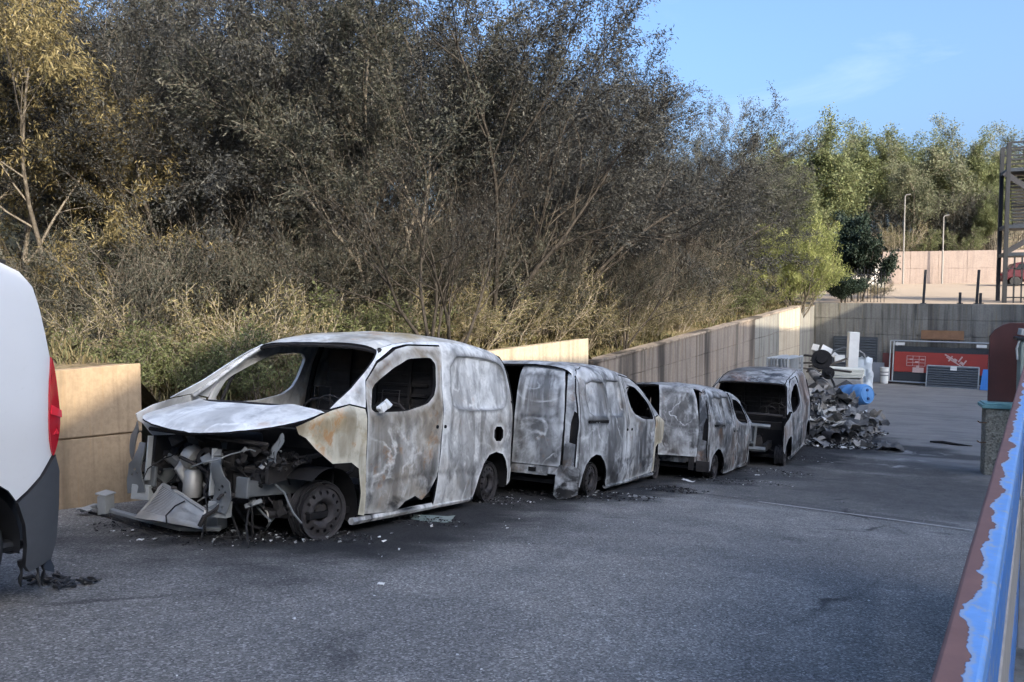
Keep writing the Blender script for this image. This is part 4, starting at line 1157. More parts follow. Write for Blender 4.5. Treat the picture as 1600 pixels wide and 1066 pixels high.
class Proto:
    def __init__(s, bark, leafmat, **kw):
        s.w, s.l = grow(**kw); s.w.materials.append(bark)
        if s.l: s.l.materials.append(leafmat)
    def put(s, name, label, cat, loc, rz, sc, group=None, pw='trunk', pl='crown', tilt=(0, 0)):
        r = empty(name, loc, (tilt[0], tilt[1], rz), label, cat, group); r.scale = (sc, sc, sc) if not isinstance(sc, tuple) else sc
        a = bpy.data.objects.new(pw, s.w); C.objects.link(a); a.parent = r
        if s.l:
            b = bpy.data.objects.new(pl, s.l); C.objects.link(b); b.parent = r
        return r
PR = {
 'sc1': Proto(BARK_DARK, LEAF_SCORCH, seed=1, H=9.0, stems=4, lean=.38, kids=(9, 7, 5), per=52, leaf=(.045, .085), wlen=.28),
 'sc2': Proto(BARK_DARK, LEAF_SCORCH, seed=2, H=9.5, stems=4, lean=.32, kids=(9, 7, 5), per=52, leaf=(.045, .085), wlen=.28, dirx=.2),
 'sc3': Proto(BARK, LEAF_MIXED, seed=3, H=9.0, stems=4, lean=.35, kids=(9, 7, 5), per=50, leaf=(.045, .085), wlen=.3),
 'thin': Proto(BARK_DARK, LEAF_SCORCH, seed=4, H=6.5, stems=7, lean=.5, kids=(6, 5, 4), per=14, leaf=(.04, .07), wlen=.28, bare=.3, base_r=.04, start=.3),
 'gold': Proto(BARK, LEAF_GOLD, seed=5, H=8.0, stems=3, lean=.28, kids=(10, 7, 5), per=52, leaf=(.06, .12), wlen=.2, droop=.9, spread=.95),
 'olive': Proto(BARK, LEAF_OLIVE, seed=6, H=7.0, stems=3, lean=.3, kids=(9, 7, 5), per=60, leaf=(.06, .12), wlen=.4, leafoff=.09),
 'grey': Proto(BARK_PALE, LEAF_GREY, seed=7, H=8.0, stems=2, lean=.22, kids=(10, 7, 5), per=46, leaf=(.06, .12), wlen=.4, leafoff=.1),
 'bush': Proto(BARK, LEAF_BRIGHT, seed=8, H=3.0, stems=12, lean=.75, up=.5, kids=(7, 5), levels=3, per=120, leaf=(.05, .11), wlen=.2, droop=-.5, leafoff=.06, base_r=.03, start=.15, trunklen=.75),
 'dark': Proto(BARK_DARK, LEAF_SHADED, seed=9, H=4.5, stems=3, lean=.2, kids=(9, 7, 5), per=60, leaf=(.08, .14), wlen=.5, leafoff=.08),
 'shrub': Proto(BARK, LEAF_OLIVE, seed=10, H=1.5, stems=9, lean=.7, kids=(6, 5), levels=3, per=60, leaf=(.03, .06), wlen=.35, base_r=.014, start=.15, leafoff=.03, trunklen=.7),
 'dryshrub': Proto(BARK_PALE, STRAW, seed=11, H=1.6, stems=10, lean=.75, kids=(6, 5), levels=3, per=44, leaf=(.03, .07), wlen=.25, base_r=.013, start=.12, leafoff=.03, trunklen=.7),
 'thicket': Proto(BARK, LEAF_MIXED, seed=14, H=2.4, stems=12, lean=.65, kids=(7, 5), levels=3, per=46, leaf=(.03, .06), wlen=.3, base_r=.018, start=.12, leafoff=.035, trunklen=.75),
 'sticks': Proto(BARK, None, seed=12, H=3.2, stems=6, lean=.5, kids=(5, 4), levels=3, per=1, bare=1.0, base_r=.022, start=.3, trunklen=.8),
}
PR['sticks'].l = None
rnT = random.Random(77)
def on_bank(px, Y):
    x = xat(px, Y); return Vector((x, Y, bank_z(x, Y) - .05))
BIG = 'scorched trees on the bank'
# big scorched trees: (column in the photo, depth, kind, scale, label)
for px, Y, k, sc, lab in [
    (70, 8.6, 'gold', .92, 'drooping golden-leaved tree at the left edge of the photo'),
    (-130, 7.0, 'gold', .9, 'golden-leaved tree half outside the left edge, behind the white van'),
    (190, 11.5, 'sc3', 1.0, 'brown-leaved tree just right of the golden tree'),
    (330, 9.6, 'sc2', .92, 'scorched tree rising behind the bonnet of the front burnt van'),
    (480, 12.5, 'sc1', 1.05, 'scorched tree rising behind the roof of the front burnt van'),
    (620, 11.5, 'sc3', .98, 'brown scorched tree above the side of the front burnt van'),
    (760, 13.5, 'sc2', 1.02, 'leaning scorched tree behind the gap between first and second burnt vans'),
    (850, 17.5, 'sc1', 1.1, 'tall dark scorched tree behind the second burnt van, highest beside the open sky'),
    (790, 21, 'sc1', 1.3, 'dark scorched tree standing behind the leaning one'),
    (955, 20.5, 'sc2', .92, 'dark scorched tree beside the open sky, next to the tallest'),
    (905, 25, 'sc3', 1.1, 'scorched tree deep in the row behind the tallest'),
    (1030, 25, 'thin', 1.2, 'thin scorched tree of many forked stems above the streaked wall'),
    (1060, 27, 'sc1', .98, 'scorched tree behind the forked thin stems'),
    (1115, 29, 'sc3', 1.02, 'grey-brown tree last of the scorched row towards the far corner'),
    (1160, 33, 'sc3', .90, 'smaller grey-brown tree right at the end of the scorched row'),
    (970, 19.5, 'thin', .75, 'low forked bare tree over the near end of the streaked wall'),
    (690, 10.5, 'thin', .8, 'bushy bare-stemmed sapling behind the front burnt van'),
    (560, 16.5, 'sc1', 1.25, 'dark scorched tree deep in the wood behind the front burnt van'),
    (400, 16, 'sc2', 1.15, 'dark scorched tree deep in the wood left of the front burnt van'),
    (250, 15.5, 'sc3', 1.1, 'half scorched tree deep in the wood above the ochre wall'),
    (120, 13, 'sc1', 1.05, 'dark tree standing behind the golden tree'),
    (20, 12, 'sc3', 1.0, 'half scorched tree behind the golden tree at the left edge'),
    (700, 22, 'sc2', 1.3, 'scorched tree far back in the middle of the wood'),
    (450, 24, 'sc3', 1.35, 'scorched tree far back above the front burnt van'),
    (300, 24, 'sc1', 1.3, 'scorched tree far back in the left of the wood'),
    (600, 30, 'sc3', 1.5, 'scorched tree farthest back in the middle of the wood'),
    (840, 31, 'sc1', 1.4, 'scorched tree farthest back behind the tallest one'),
    (1000, 33, 'sc2', .85, 'scorched tree farthest back near the right of the wood')]:
    PR[k].put('tree', lab, 'tree', on_bank(px, Y), rnT.uniform(2.2, 4.0) if px > 840 else rnT.uniform(0, 6.28), sc * rnT.uniform(.97, 1.03), BIG)
for px, Y, sc in [(10, 17, .7), (110, 19, .65), (210, 20, .75), (330, 20, .7), (430, 19.5, .65), (520, 21, .75), (620, 22, .7), (710, 26, .8), (800, 28, .75), (890, 30, .75), (960, 32, .7), (160, 27, .9), (370, 29, .9), (560, 36, 1.0), (740, 38, 1.0), (900, 42, 1.0), (1040, 44, .9)]:
    PR['sc3'].put('tree', 'low brown tree filling the back of the wood', 'tree', on_bank(px, Y) - Vector((0, 0, .9)), rnT.uniform(0, 6.28), (sc, sc, sc * .8), 'low trees at the back of the wood')
# undergrowth along the top of the bank
SH = 'undergrowth on the bank'
i = 0
for px, Y, k, sc in [(110, 6.9, 'dryshrub', .8), (165, 6.6, 'shrub', .75), (200, 7.4, 'dryshrub', .9), (250, 7.2, 'shrub', .95), (285, 7.9, 'dryshrub', 1.0), (330, 7.6, 'shrub', .9), (370, 8.3, 'dryshrub', 1.0),
                     (405, 7.9, 'shrub', 1.0), (440, 8.8, 'dryshrub', 1.0), (500, 9.8, 'shrub', 1.1), (545, 10.2, 'shrub', 1.15), (585, 10.8, 'dryshrub', 1.1), (640, 11.6, 'shrub', 1.0), (690, 12.2, 'dryshrub', 1.1), (740, 12.8, 'dryshrub', 1.0),
                     (800, 14.6, 'dryshrub', 1.1), (850, 16.2, 'dryshrub', 1.2), (900, 18.5, 'dryshrub', 1.2), (960, 20.0, 'dryshrub', 1.0), (1010, 21.8, 'dryshrub', 1.1), (1060, 24.0, 'dryshrub', 1.2), (1100, 26.0, 'dryshrub', 1.3), (1140, 28.5, 'shrub', 1.3), (1165, 30, 'dryshrub', 1.3),
                     (60, 7.4, 'shrub', .9), (140, 8.6, 'dryshrub', 1.1), (230, 9.2, 'shrub', 1.2), (320, 10.0, 'dryshrub', 1.2), (420, 11.5, 'shrub', 1.3), (520, 13, 'dryshrub', 1.4), (620, 14.5, 'shrub', 1.5), (720, 16, 'dryshrub', 1.5), (820, 19, 'shrub', 1.6), (930, 23, 'dryshrub', 1.6), (1030, 27, 'shrub', 1.5)]:
    dry = k == 'dryshrub'
    PR[k].put('shrub', ('dry straw-coloured shrub' if dry else 'olive green shrub') + ' in the undergrowth along the bank', 'shrub', on_bank(px, Y), rnT.uniform(0, 6.28), sc * rnT.uniform(.85, 1.15), ('dry ' if dry else 'green ') + SH, 'stem', 'foliage')
for k_, (px, Y, sc) in enumerate([(95, 8.2, .9), (150, 7.4, .7), (215, 8.0, .85), (270, 8.8, .95), (340, 9.0, .95), (400, 9.4, .95), (455, 9.8, 1.0), (515, 10.8, 1.0), (570, 11.4, 1.05), (625, 12.0, 1.0), (680, 12.8, 1.1), (735, 13.6, 1.1), (785, 15.0, 1.1), (835, 16.6, 1.15), (885, 18.6, 1.1), (940, 20.6, 1.05), (990, 22.4, 1.1), (1045, 25, 1.2), (1085, 27, 1.2), (1125, 29, 1.2), (300, 11.0, 1.3), (500, 13.6, 1.4), (660, 15.4, 1.4), (860, 20.5, 1.5), (180, 10.4, 1.2)]):
    PR['thicket'].put('thicket', 'dense twiggy brown thicket below the scorched trees', 'thicket', on_bank(px, Y), rnT.uniform(0, 6.28), sc * rnT.uniform(.85, 1.15), 'twiggy thickets on the bank', 'stem', 'foliage')
for px, Y, sc, rz in [(180, 8.0, .6, .3), (300, 9.0, .7, 2.2), (410, 10.4, .8, 4.0), (560, 12.2, 1.1, 1.2), (700, 13.2, 1.2, 5.1), (760, 14.2, 1.3, .8), (820, 16.4, 1.2, 3.3), (890, 19.4, 1.3, 2.0), (985, 21.8, 1.2, 5.5), (1040, 24.5, 1.3, 1.0), (1090, 27.2, 1.4, 4.1), (640, 12.6, 1.0, 2.9), (480, 11.2, 1.0, 5.9), (230, 8.4, .6, 1.9)]:
    PR['sticks'].put('sapling', 'leafless pale sapling among the undergrowth on the bank', 'sapling', on_bank(px, Y), rz, sc, 'leafless saplings on the bank', 'stem')

# green end of the row and the hill beyond
PR['bush'].put('rounded_bush', 'bright green rounded bush over the far end of the streaked wall', 'bush', Vector((xat(1246, 34.6), 34.6, -.7)), .4, 1.32, None, 'stem', 'foliage')
PR['bush'].put('rounded_bush', 'smaller yellow-green bush left of the rounded one', 'bush', Vector((xat(1175, 33), 33, -.55)), 2.4, .62, None, 'stem', 'foliage')
PR['dark'].put('shaded_tree', 'tree right of the bright rounded bush, shade put into its leaf colour', 'tree', Vector((xat(1340, 41), 41, -.6)), .0, (1.0, 1.0, 1.38))
PR['dark'].put('shaded_tree', 'low shade-coloured tree beneath the taller one at the end wall', 'tree', Vector((xat(1318, 38.5), 38.5, -.5)), 2.0, (.7, .7, .5))
for px, Y, k, sc, lab in [
    (1235, 46, 'olive', 1.28, 'olive green tree behind the bright rounded bush'),
    (1195, 50, 'olive', 1.39, 'olive green tree on the left of the far grove'),
    (1290, 52, 'olive', 1.93, 'olive green tree above the shade-coloured tree'),
    (1345, 66, 'olive', 1.72, 'yellow-green tree with rounded top in the far grove'),
    (1385, 68, 'olive', 1.72, 'green tree just left of the grey grove'),
    (1420, 64, 'grey', 1.39, 'grey-leaved tree behind the lamp pole'),
    (1455, 68, 'olive', 1.60, 'round olive tree over the middle of the boundary wall'),
    (1495, 67, 'grey', 1.67, 'tallest grey-leaved tree over the boundary wall'),
    (1535, 68, 'olive', 1.60, 'olive tree beside the steel stair, behind the small yellow-green one'),
    (1548, 64, 'olive', 0.90, 'small yellow-green tree beside the steel stair'),
    (1590, 70, 'grey', 1.56, 'grey-leaved tree behind the steel stair'),
    (1640, 72, 'grey', 1.64, 'grey-leaved tree right of the steel stair, mostly outside the photo'),
    (1265, 72, 'grey', 1.80, 'grey tree peeping over the olive trees'),
    (1210, 74, 'grey', 1.72, 'thin grey tree peeping over the left olive trees'),
    (1320, 80, 'olive', 2.05, 'olive tree far back in the grove'),
    (1430, 82, 'olive', 1.80, 'olive tree farthest back behind the grey grove')]:
    x = xat(px, Y); PR[k].put('tree', lab, 'tree', Vector((x, Y, bank_z(x, Y) - .1)), rnT.uniform(0, 6.28), sc, 'trees of the far grove')
for px, Y, k, sc, lab in [(1400, 62, 'dryshrub', 1.9, 'brown dry shrub left of the lamp pole'), (1385, 65, 'thicket', 2.4, 'brown thicket above the left end of the boundary wall'), (1425, 66, 'thicket', 2.5, 'brown thicket just right of the lamp pole'), (1462, 66, 'thicket', 2.6, 'brown thicket behind the second pole'), (1492, 66, 'thicket', 2.5, 'brown thicket left of the small yellow-green tree'), (1525, 66, 'thicket', 2.5, 'brown thicket under the small yellow-green tree'), (1560, 66, 'thicket', 2.6, 'brown thicket behind the steel stair'), (1440, 62.5, 'shrub', 1.7, 'green shrub behind the boundary wall, left one'), (1505, 62.5, 'shrub', 1.8, 'green shrub behind the boundary wall, right one'), (1352, 43, 'dryshrub', 1.0, 'dry orange shrub on the terrace beside the railing gate'), (1372, 44, 'dryshrub', .7, 'low dry shrub at the start of the boundary wall')]:
    x = xat(px, Y); PR[k].put('shrub', lab, 'shrub', Vector((x, Y, bank_z(x, Y) if Y < 61 else 2.9)), 1.0, sc, None, 'stem', 'foliage')

# dry grass: nobody could count it
def grass():
    nr = np.random.default_rng(5); m = 60000
    Y = 2.0 + 34 * nr.random(m) ** 1.25; o = 11 * nr.random(m) ** 1.4 + .05
    X = np.array([wall_x(y) for y in Y]) - o - .28
    Z = np.array([bank_z(x, y) for x, y in zip(X, Y)]) - .02
    cl = np.array([max(.15, .6 + nz(x, y, 0, .9) + .5 * nz(x, y, 4, 2.7)) for x, y in zip(X, Y)])
    L = nr.uniform(.10, .42, m) * cl
    a = nr.random(m) * 6.283; tl = nr.uniform(.1, .75, m)
    D = np.stack([np.cos(a) * tl, np.sin(a) * tl, np.ones(m)], 1); D /= np.linalg.norm(D, axis=1, keepdims=True)
    S = np.stack([-np.sin(a), np.cos(a), np.zeros(m)], 1) * (.004 + .0035 * nr.random(m))[:, None] * (1 + Y[:, None] * .05)
    P = np.stack([X, Y, Z], 1); Mi = P + D * L[:, None] * .55; T = P + D * L[:, None]; T[:, 2] -= L * tl * .35
    V = np.stack([P - S, P + S, Mi + S * .8, T, Mi - S * .8], 1).reshape(-1, 3)
    me = np_mesh('dry_grass', V, np.arange(5 * m).reshape(m, 5), 5)
    o = bpy.data.objects.new('dry_grass', me); finish(o, STRAW, None, False)
    tag(o, 'dry straw grass covering the bank under the trees', 'grass', kind='stuff')
grass()
# ------------------------------------------------------------------ white van at the left edge
def m_paint(name, col, rough=.28):
    t = NT(name); v = t.coord('Object')
    n = t.noise(v, 2.5, 5, .6); d = t.noise(v, 30, 4, .6)
    c = t.mix(t.ramp(n, [(.35, 0), (.7, .10)]), col, (.45, .42, .37)); c = t.mix(t.ramp(d, [(.62, 0), (.8, .12)]), c, (.25, .23, .2))
    z = t.sep(v)[2]; c = t.mix(t.math('MULTIPLY', t.ramp(z, [(.2, 1), (.7, 0)]), t.ramp(n, [(.4, 0), (.65, .3)])), c, (.3, .27, .23))
    return t.out(c, t.ramp(n, [(.3, rough), (.7, rough + .15)]), 0, .5)
WHITE = m_paint('white_paint', (.62, .62, .61))
DKGREY = simple('dark_grey_plastic', (.055, .058, .063), .55, 0, .15, 20, None, .1)
RUBBER = simple('tyre_rubber', (.022, .022, .023), .8, 0, .3, 20)
t_ = NT('red_lens'); t_.out((.42, .006, .015), .12); t_.bsdf.inputs['Coat Weight'].default_value = .6; REDL = t_.mat
t_ = NT('red_reflector'); t_.out((.85, .03, .05), .08); t_.bsdf.inputs['Coat Weight'].default_value = 1; REDR = t_.mat
BLACK = simple('black_plastic', (.015, .015, .016), .5, 0, .3, 12)
GLASS = simple('dark_glass', (.02, .025, .03), .06, 0, .1, 3)
CHROME = simple('silver_wheel', (.45, .45, .46), .35, .6, .15, 10)

def white_van():
    # local: x towards the tail (+Y in plan), y towards the camera side, z up; origin on the ground under the tail corner
    O = Vector((-3.87, 3.065, gz(3.065))); pt = math.atan(SLOPE)
    fw = Vector((.02, math.cos(pt), -math.sin(pt))).normalized(); lf = Vector((math.cos(0), 0, 0)); up = lf.cross(fw).normalized(); lf = fw.cross(up)
    root = empty('white_van', (0, 0, 0), None, 'white van with dark grey bumper and red tail lamp, cut by the left edge', 'van')
    root.matrix_world = Matrix(((fw.x, lf.x, up.x, O.x), (fw.y, lf.y, up.y, O.y), (fw.z, lf.z, up.z, O.z), (0, 0, 0, 1)))
    L = 4.3
    W = 1.82
    def inset(x, z):
        """how far the flank lies inside the widest plane"""
        d = .0
        if z > .95: u = (z - .95) / .87; d += .16 * u ** 1.3 + .16 * max(0, u - .82) ** 2 / .03 * .25
        if z < .35: d += .04 * ((.35 - z) / .35) ** 2
        if x > -.22: d += .075 * ((x + .22) / .25) ** 2.2 * (.6 + .4 * min(1, z))
        return d
    def fl(x, z, o): return (x, -inset(x, z) - o, z)
    def fr(x, z, o): return (x, -W + inset(x, z) + o, z)
    # flank outline from the photograph's silhouette (tail at x = 0)
    side = [(-L, .45), (-L + .1, .9), (-3.6, 1.05), (-2.9, 1.55), (-2.5, 1.74), (-1.6, 1.81), (-.6, 1.815), (-.34, 1.80), (-.25, 1.765), (-.19, 1.69), (-.155, 1.57), (-.12, 1.40), (-.10, 1.30), (-.03, 1.0), (-.035, .88), (-.07, .80),
            (-.15, .68), (-.22, .61), (-.275, .565), (-.32, .62), (-.41, .675), (-.53, .70), (-.66, .70), (-.78, .66), (-.88, .57), (-.94, .44), (-.96, .30), (-3.1, .28), (-3.15, .45), (-3.3, .62), (-3.5, .68), (-3.7, .62), (-3.85, .45), (-3.9, .3)]
    for f, st in ((fl, .07), (fr, .2)): panel('body_side', side, f, root, [WHITE, BLACK], (), st, .02)
    lamp = [(-.10, 1.33), (-.075, 1.24), (-.05, 1.08), (-.035, .98), (-.04, .88), (-.07, .78), (-.085, .80), (-.115, .90), (-.125, 1.0), (-.12, 1.15), (-.105, 1.28)]
    def ll(x, z, o): return (x, -inset(x, z) - o + .012, z)
    lp = panel('tail_lamp', smooth_poly(lamp, 1), ll, root, [REDL, REDL], (), .03, .05)
    for P in ([(-.115, 1.06), (-.035, 1.03), (-.03, .99), (-.118, 1.01)], [(-.09, .90), (-.05, .905), (-.07, .93)]):
        panel('reflector', P, lambda x, z, o: (x, -inset(x, z) + .019 - o, z), lp, [REDR], (), .02, .006)
    # bumper corner, dark plastic, wrapping the wheel arch
    bump = [(-.065, .79), (-.02, .70), (-.003, .52), (-.004, .34), (-.03, .23), (-.12, .20), (-.17, .185), (-.20, .22), (-.205, .33), (-.225, .44), (-.275, .555), (-.22, .60), (-.15, .67)]
    panel('rear_bumper', bump, lambda x, z, o: (x, -inset(x, z) + .018 - o, z), root, [DKGREY, BLACK], (), .04, .03)
    q = MB(); q.box((-.06, -W / 2, .45), (.1, W - .5, .45)); q.build('bumper_middle', DKGREY, root, False, 30, .04)
    # tailgate and roof
    def tg(y, z, o): return (-.02 - .10 * max(0, z - 1.0) ** 1.5 - .16 * (abs(y + W / 2) / (W / 2)) ** 6 - o, y, z)
    panel('tailgate', [(-.17, .68), (-.17, 1.3), (-.3, 1.7), (-.5, 1.76), (-W + .5, 1.76), (-W + .3, 1.7), (-W + .17, 1.3), (-W + .17, .68)], tg, root, [WHITE, BLACK], (), .12, .02)
    mb = MB(); vs_, fs_ = [], []
    for i in range(13):
        x = -.22 - 2.5 * i / 12
        for j in range(9):
            t = -1 + j / 4; y = -W / 2 + t * (W / 2 - .215); vs_.append((x, y, 1.80 + .05 * (1 - t * t) - .02 * (i == 0)))
    for i in range(12):
        for j in range(8): fs_.append((i * 9 + j, i * 9 + j + 1, i * 9 + j + 10, i * 9 + j + 9))
    mb.add(vs_, fs_); mb.build('roof', WHITE, root, True, 60)
    mb = MB(); mb.bar((-.28, -.25, 1.815), (-2.3, -.25, 1.825), .03, .02); mb.build('roof_strip', BLACK, root)
    for nm, c, d in (('floor', (-2.1, -W / 2, .32), (3.9, W - .1, .06)), ('bonnet_block', (-3.95, -W / 2, .75), (.6, W - .2, .5))):
        mb = MB(); mb.box(c, d); mb.build(nm, BLACK if nm == 'floor' else WHITE, root, False, 30, .05)
    mb = MB(); mb.add([(-3.6, -.15, 1.04), (-3.6, -W + .15, 1.04), (-2.55, -W + .25, 1.73), (-2.55, -.25, 1.73)], [(0, 1, 2, 3)]); mb.build('windscreen', GLASS, root)
    for cx in (-.58, -3.5):
        for y, sd in ((-.03, 1), (-W + .03, -1)):
            w = empty_part('wheel', root); w.matrix_local = Matrix.Translation((cx, y, .30)) @ Matrix.Rotation(-sd * math.pi / 2, 4, 'X')
            b = MB(); b.lathe([(.2, -.01), (.26, -.0), (.295, -.02), (.302, -.06), (.302, -.14), (.29, -.18), (.2, -.19)], 36); b.build('tyre', RUBBER, w, True, 60)
            b = MB(); b.lathe([(.001, -.02), (.05, -.02), (.07, -.05), (.16, -.04), (.19, -.015), (.205, -.012), (.2, -.05)], 28); b.build('hub_cap', CHROME, w, True, 40)
            b = MB(); vs_, fs_ = [], []
            for i in range(13):
                a = math.pi * (-.02 + 1.04 * i / 12)
                for yy in (-.005, -.35): vs_.append((cx + .355 * math.cos(a), (yy if sd > 0 else -W - yy), .31 + .365 * math.sin(a)))
            b.add(vs_, [(2 * i, 2 * i + 1, 2 * i + 3, 2 * i + 2) for i in range(12)]); b.build('wheel_arch_liner', BLACK, root)
    # melted strip of the bumper hanging down to the ground
    rn = random.Random(4)
    panel('melted_strip', [(-.02, .62), (.01, .45), (.025, .30), (.06, .16), (.05, .13), (.0, .15), (-.04, .22), (-.03, .4)], lambda x, z, o: (x, -.10 + .03 * math.sin(z * 20) - o, z), root, [BLACK, BLACK], (), .03, .012)
    for k in range(3):
        b = MB(); p = Vector((-.02 - .06 * k, -.06 - rn.random() * .06, .235 - .004 * k)); pts = [p]
        for i in range(6): p = p + Vector((rn.uniform(-.008, .012), rn.uniform(-.01, .01), -.020 - rn.random() * .014)); pts.append(p)
        b.tube(pts, [.014, .016, .008, .006, .012, .008, .004], 6); b.build('melted_drip', BLACK, root)
white_van()
def melted_puddle():
    rn = random.Random(8); p0 = on_ground(95, 912); mb = MB()
    for k in range(20):
        p = p0 + Vector((rn.uniform(-.26, .10), rn.uniform(-.10, .13), 0)); pts = []; a = rn.uniform(-.6, .9)
        for i in range(5): pts.append((p.x, p.y, gz(p.y) + .012 + rn.random() * .02)); p = p + Vector((math.cos(a) * .032, math.sin(a) * .032, 0)); a += rn.uniform(-1.4, 1.4)
        mb.tube(pts, [.005, .010, .012, .009, .004], 6)
    o = mb.build('melted_plastic', BLACK); tag(o, 'black melted plastic puddled on the asphalt below the white van bumper', 'plastic', kind='stuff')
melted_puddle()

# ------------------------------------------------------------------ railing on the right, blue paint flaking off rust
def m_flake(name, blue, rust, pale, lo=.45, hi=.47, edge=True):
    t = NT(name); v = t.coord('Object'); s = t.sep(v)
    n = t.noise(v, 6, 4, .5, .2); n2 = t.noise(v, 45, 5, .6)
    # local x is along the rail, y across: rust shows on the yard side where hands and weather took the paint
    f = t.math('ADD', t.math('MULTIPLY', s[1], 17.0), t.math('MULTIPLY', t.math('SUBTRACT', n, .5), 1.25))
    f = t.math('ADD', f, t.math('MULTIPLY', t.math('SUBTRACT', n2, .5), .22))
    mk = t.ramp(f, [(.0, 0), (.02, 1)]); ed = t.ramp(f, [(.0, 0), (.03, 1), (.07, 1), (.13, 0)])
    b = t.mix(t.noise(v, 22, 5, .6), blue, [min(1, x * 1.5 + .03) for x in blue])
    b = t.mix(t.ramp(t.noise(v, 30, 6, .7), [(.54, 0), (.64, .7)]), b, pale)
    r = t.mix(t.noise(v, 14, 6, .65), rust, [x * 1.6 for x in rust])
    c = t.mix(mk, r, b); c = t.mix(t.math('MULTIPLY', ed, .5), c, pale)
    t.bump(t.math('ADD', mk, t.math('MULTIPLY', n2, .3)), .5, .002)
    return t.out(c, t.ramp(mk, [(0, .85), (1, .45)]), 0, .3)
FLAKE = m_flake('flaking_blue', (.11, .25, .50), (.16, .085, .07), (.40, .39, .35))
BLUEP = m_flake('blue_bar_paint', (.03, .15, .42), (.05, .05, .08), (.4, .38, .33))
RAILGREY = simple('worn_bar', (.36, .33, .29), .7, .1, .35, 14, None, .3)
def railing():
    P1 = rayd(1450, 1066) * .90; P2 = rayd(1590, 605) * 4.0
    d = (P2 - P1); d.z = 0; d.normalize(); s = Vector((d.y, -d.x, 0))
    root = empty('railing', (0, 0, 0), None, 'blue railing with paint flaking off rust, close at the right edge', 'railing')
    M = Matrix(((d.x, s.x, 0, P1.x), (d.y, s.y, 0, P1.y), (0, 0, 1, P1.z), (0, 0, 0, 1)))
    root.matrix_world = M
    L0, L1 = -1.4, 5.2
    def rail(nm, y0, y1, z0, z1, mat, seg=40, bev=.006):
        # slightly hand-worn, uneven bar
        q = MB(); vs_ = []
        for i in range(seg + 1):
            x = L0 + (L1 - L0) * i / seg; w = .0015 * nz(x, 0, z0, 3)
            for y, z in ((y0 + w, z0), (y1 + w, z0), (y1 + w, z1 + w), (y0 + w, z1 + w)): vs_.append((x, y, z))
        fs_ = [(i * 4 + k, i * 4 + (k + 1) % 4, i * 4 + 4 + (k + 1) % 4, i * 4 + 4 + k) for i in range(seg) for k in range(4)] + [(3, 2, 1, 0), (seg * 4, seg * 4 + 1, seg * 4 + 2, seg * 4 + 3)]
        q.add(vs_, fs_); o = q.build(nm, mat, root, True, 40, bev, True); return o
    # the coordinate origin of the paint sits in the middle of the top rail
    tr = rail('top_rail', -.0245, .0245, -.045, 0, FLAKE); tr.location = (0, .0255, 0)
    for yo, z0, z1, m in ((.030, -.33, -.13, BLUEP), (.034, -.62, -.335, RAILGREY), (.034, -.96, -.64, BLUEP)):
        r_ = rail('board', -.012, .012, z0, z1, m, 12); r_.location = (0, yo, 0)
    for x in (-1.2, 2.6, 4.6):
        q = MB(); q.box((x, .065, -.48), (.045, .03, .86)); q.build('post', RAILGREY, root, False, 30, .004)
    # kerb it stands on
    q = MB(); q.box(((L0 + L1) / 2, .17, -1.36), (L1 - L0, .34, .7)); q.build('kerb', CONC_GREY, root, False, 30, .02)
railing()

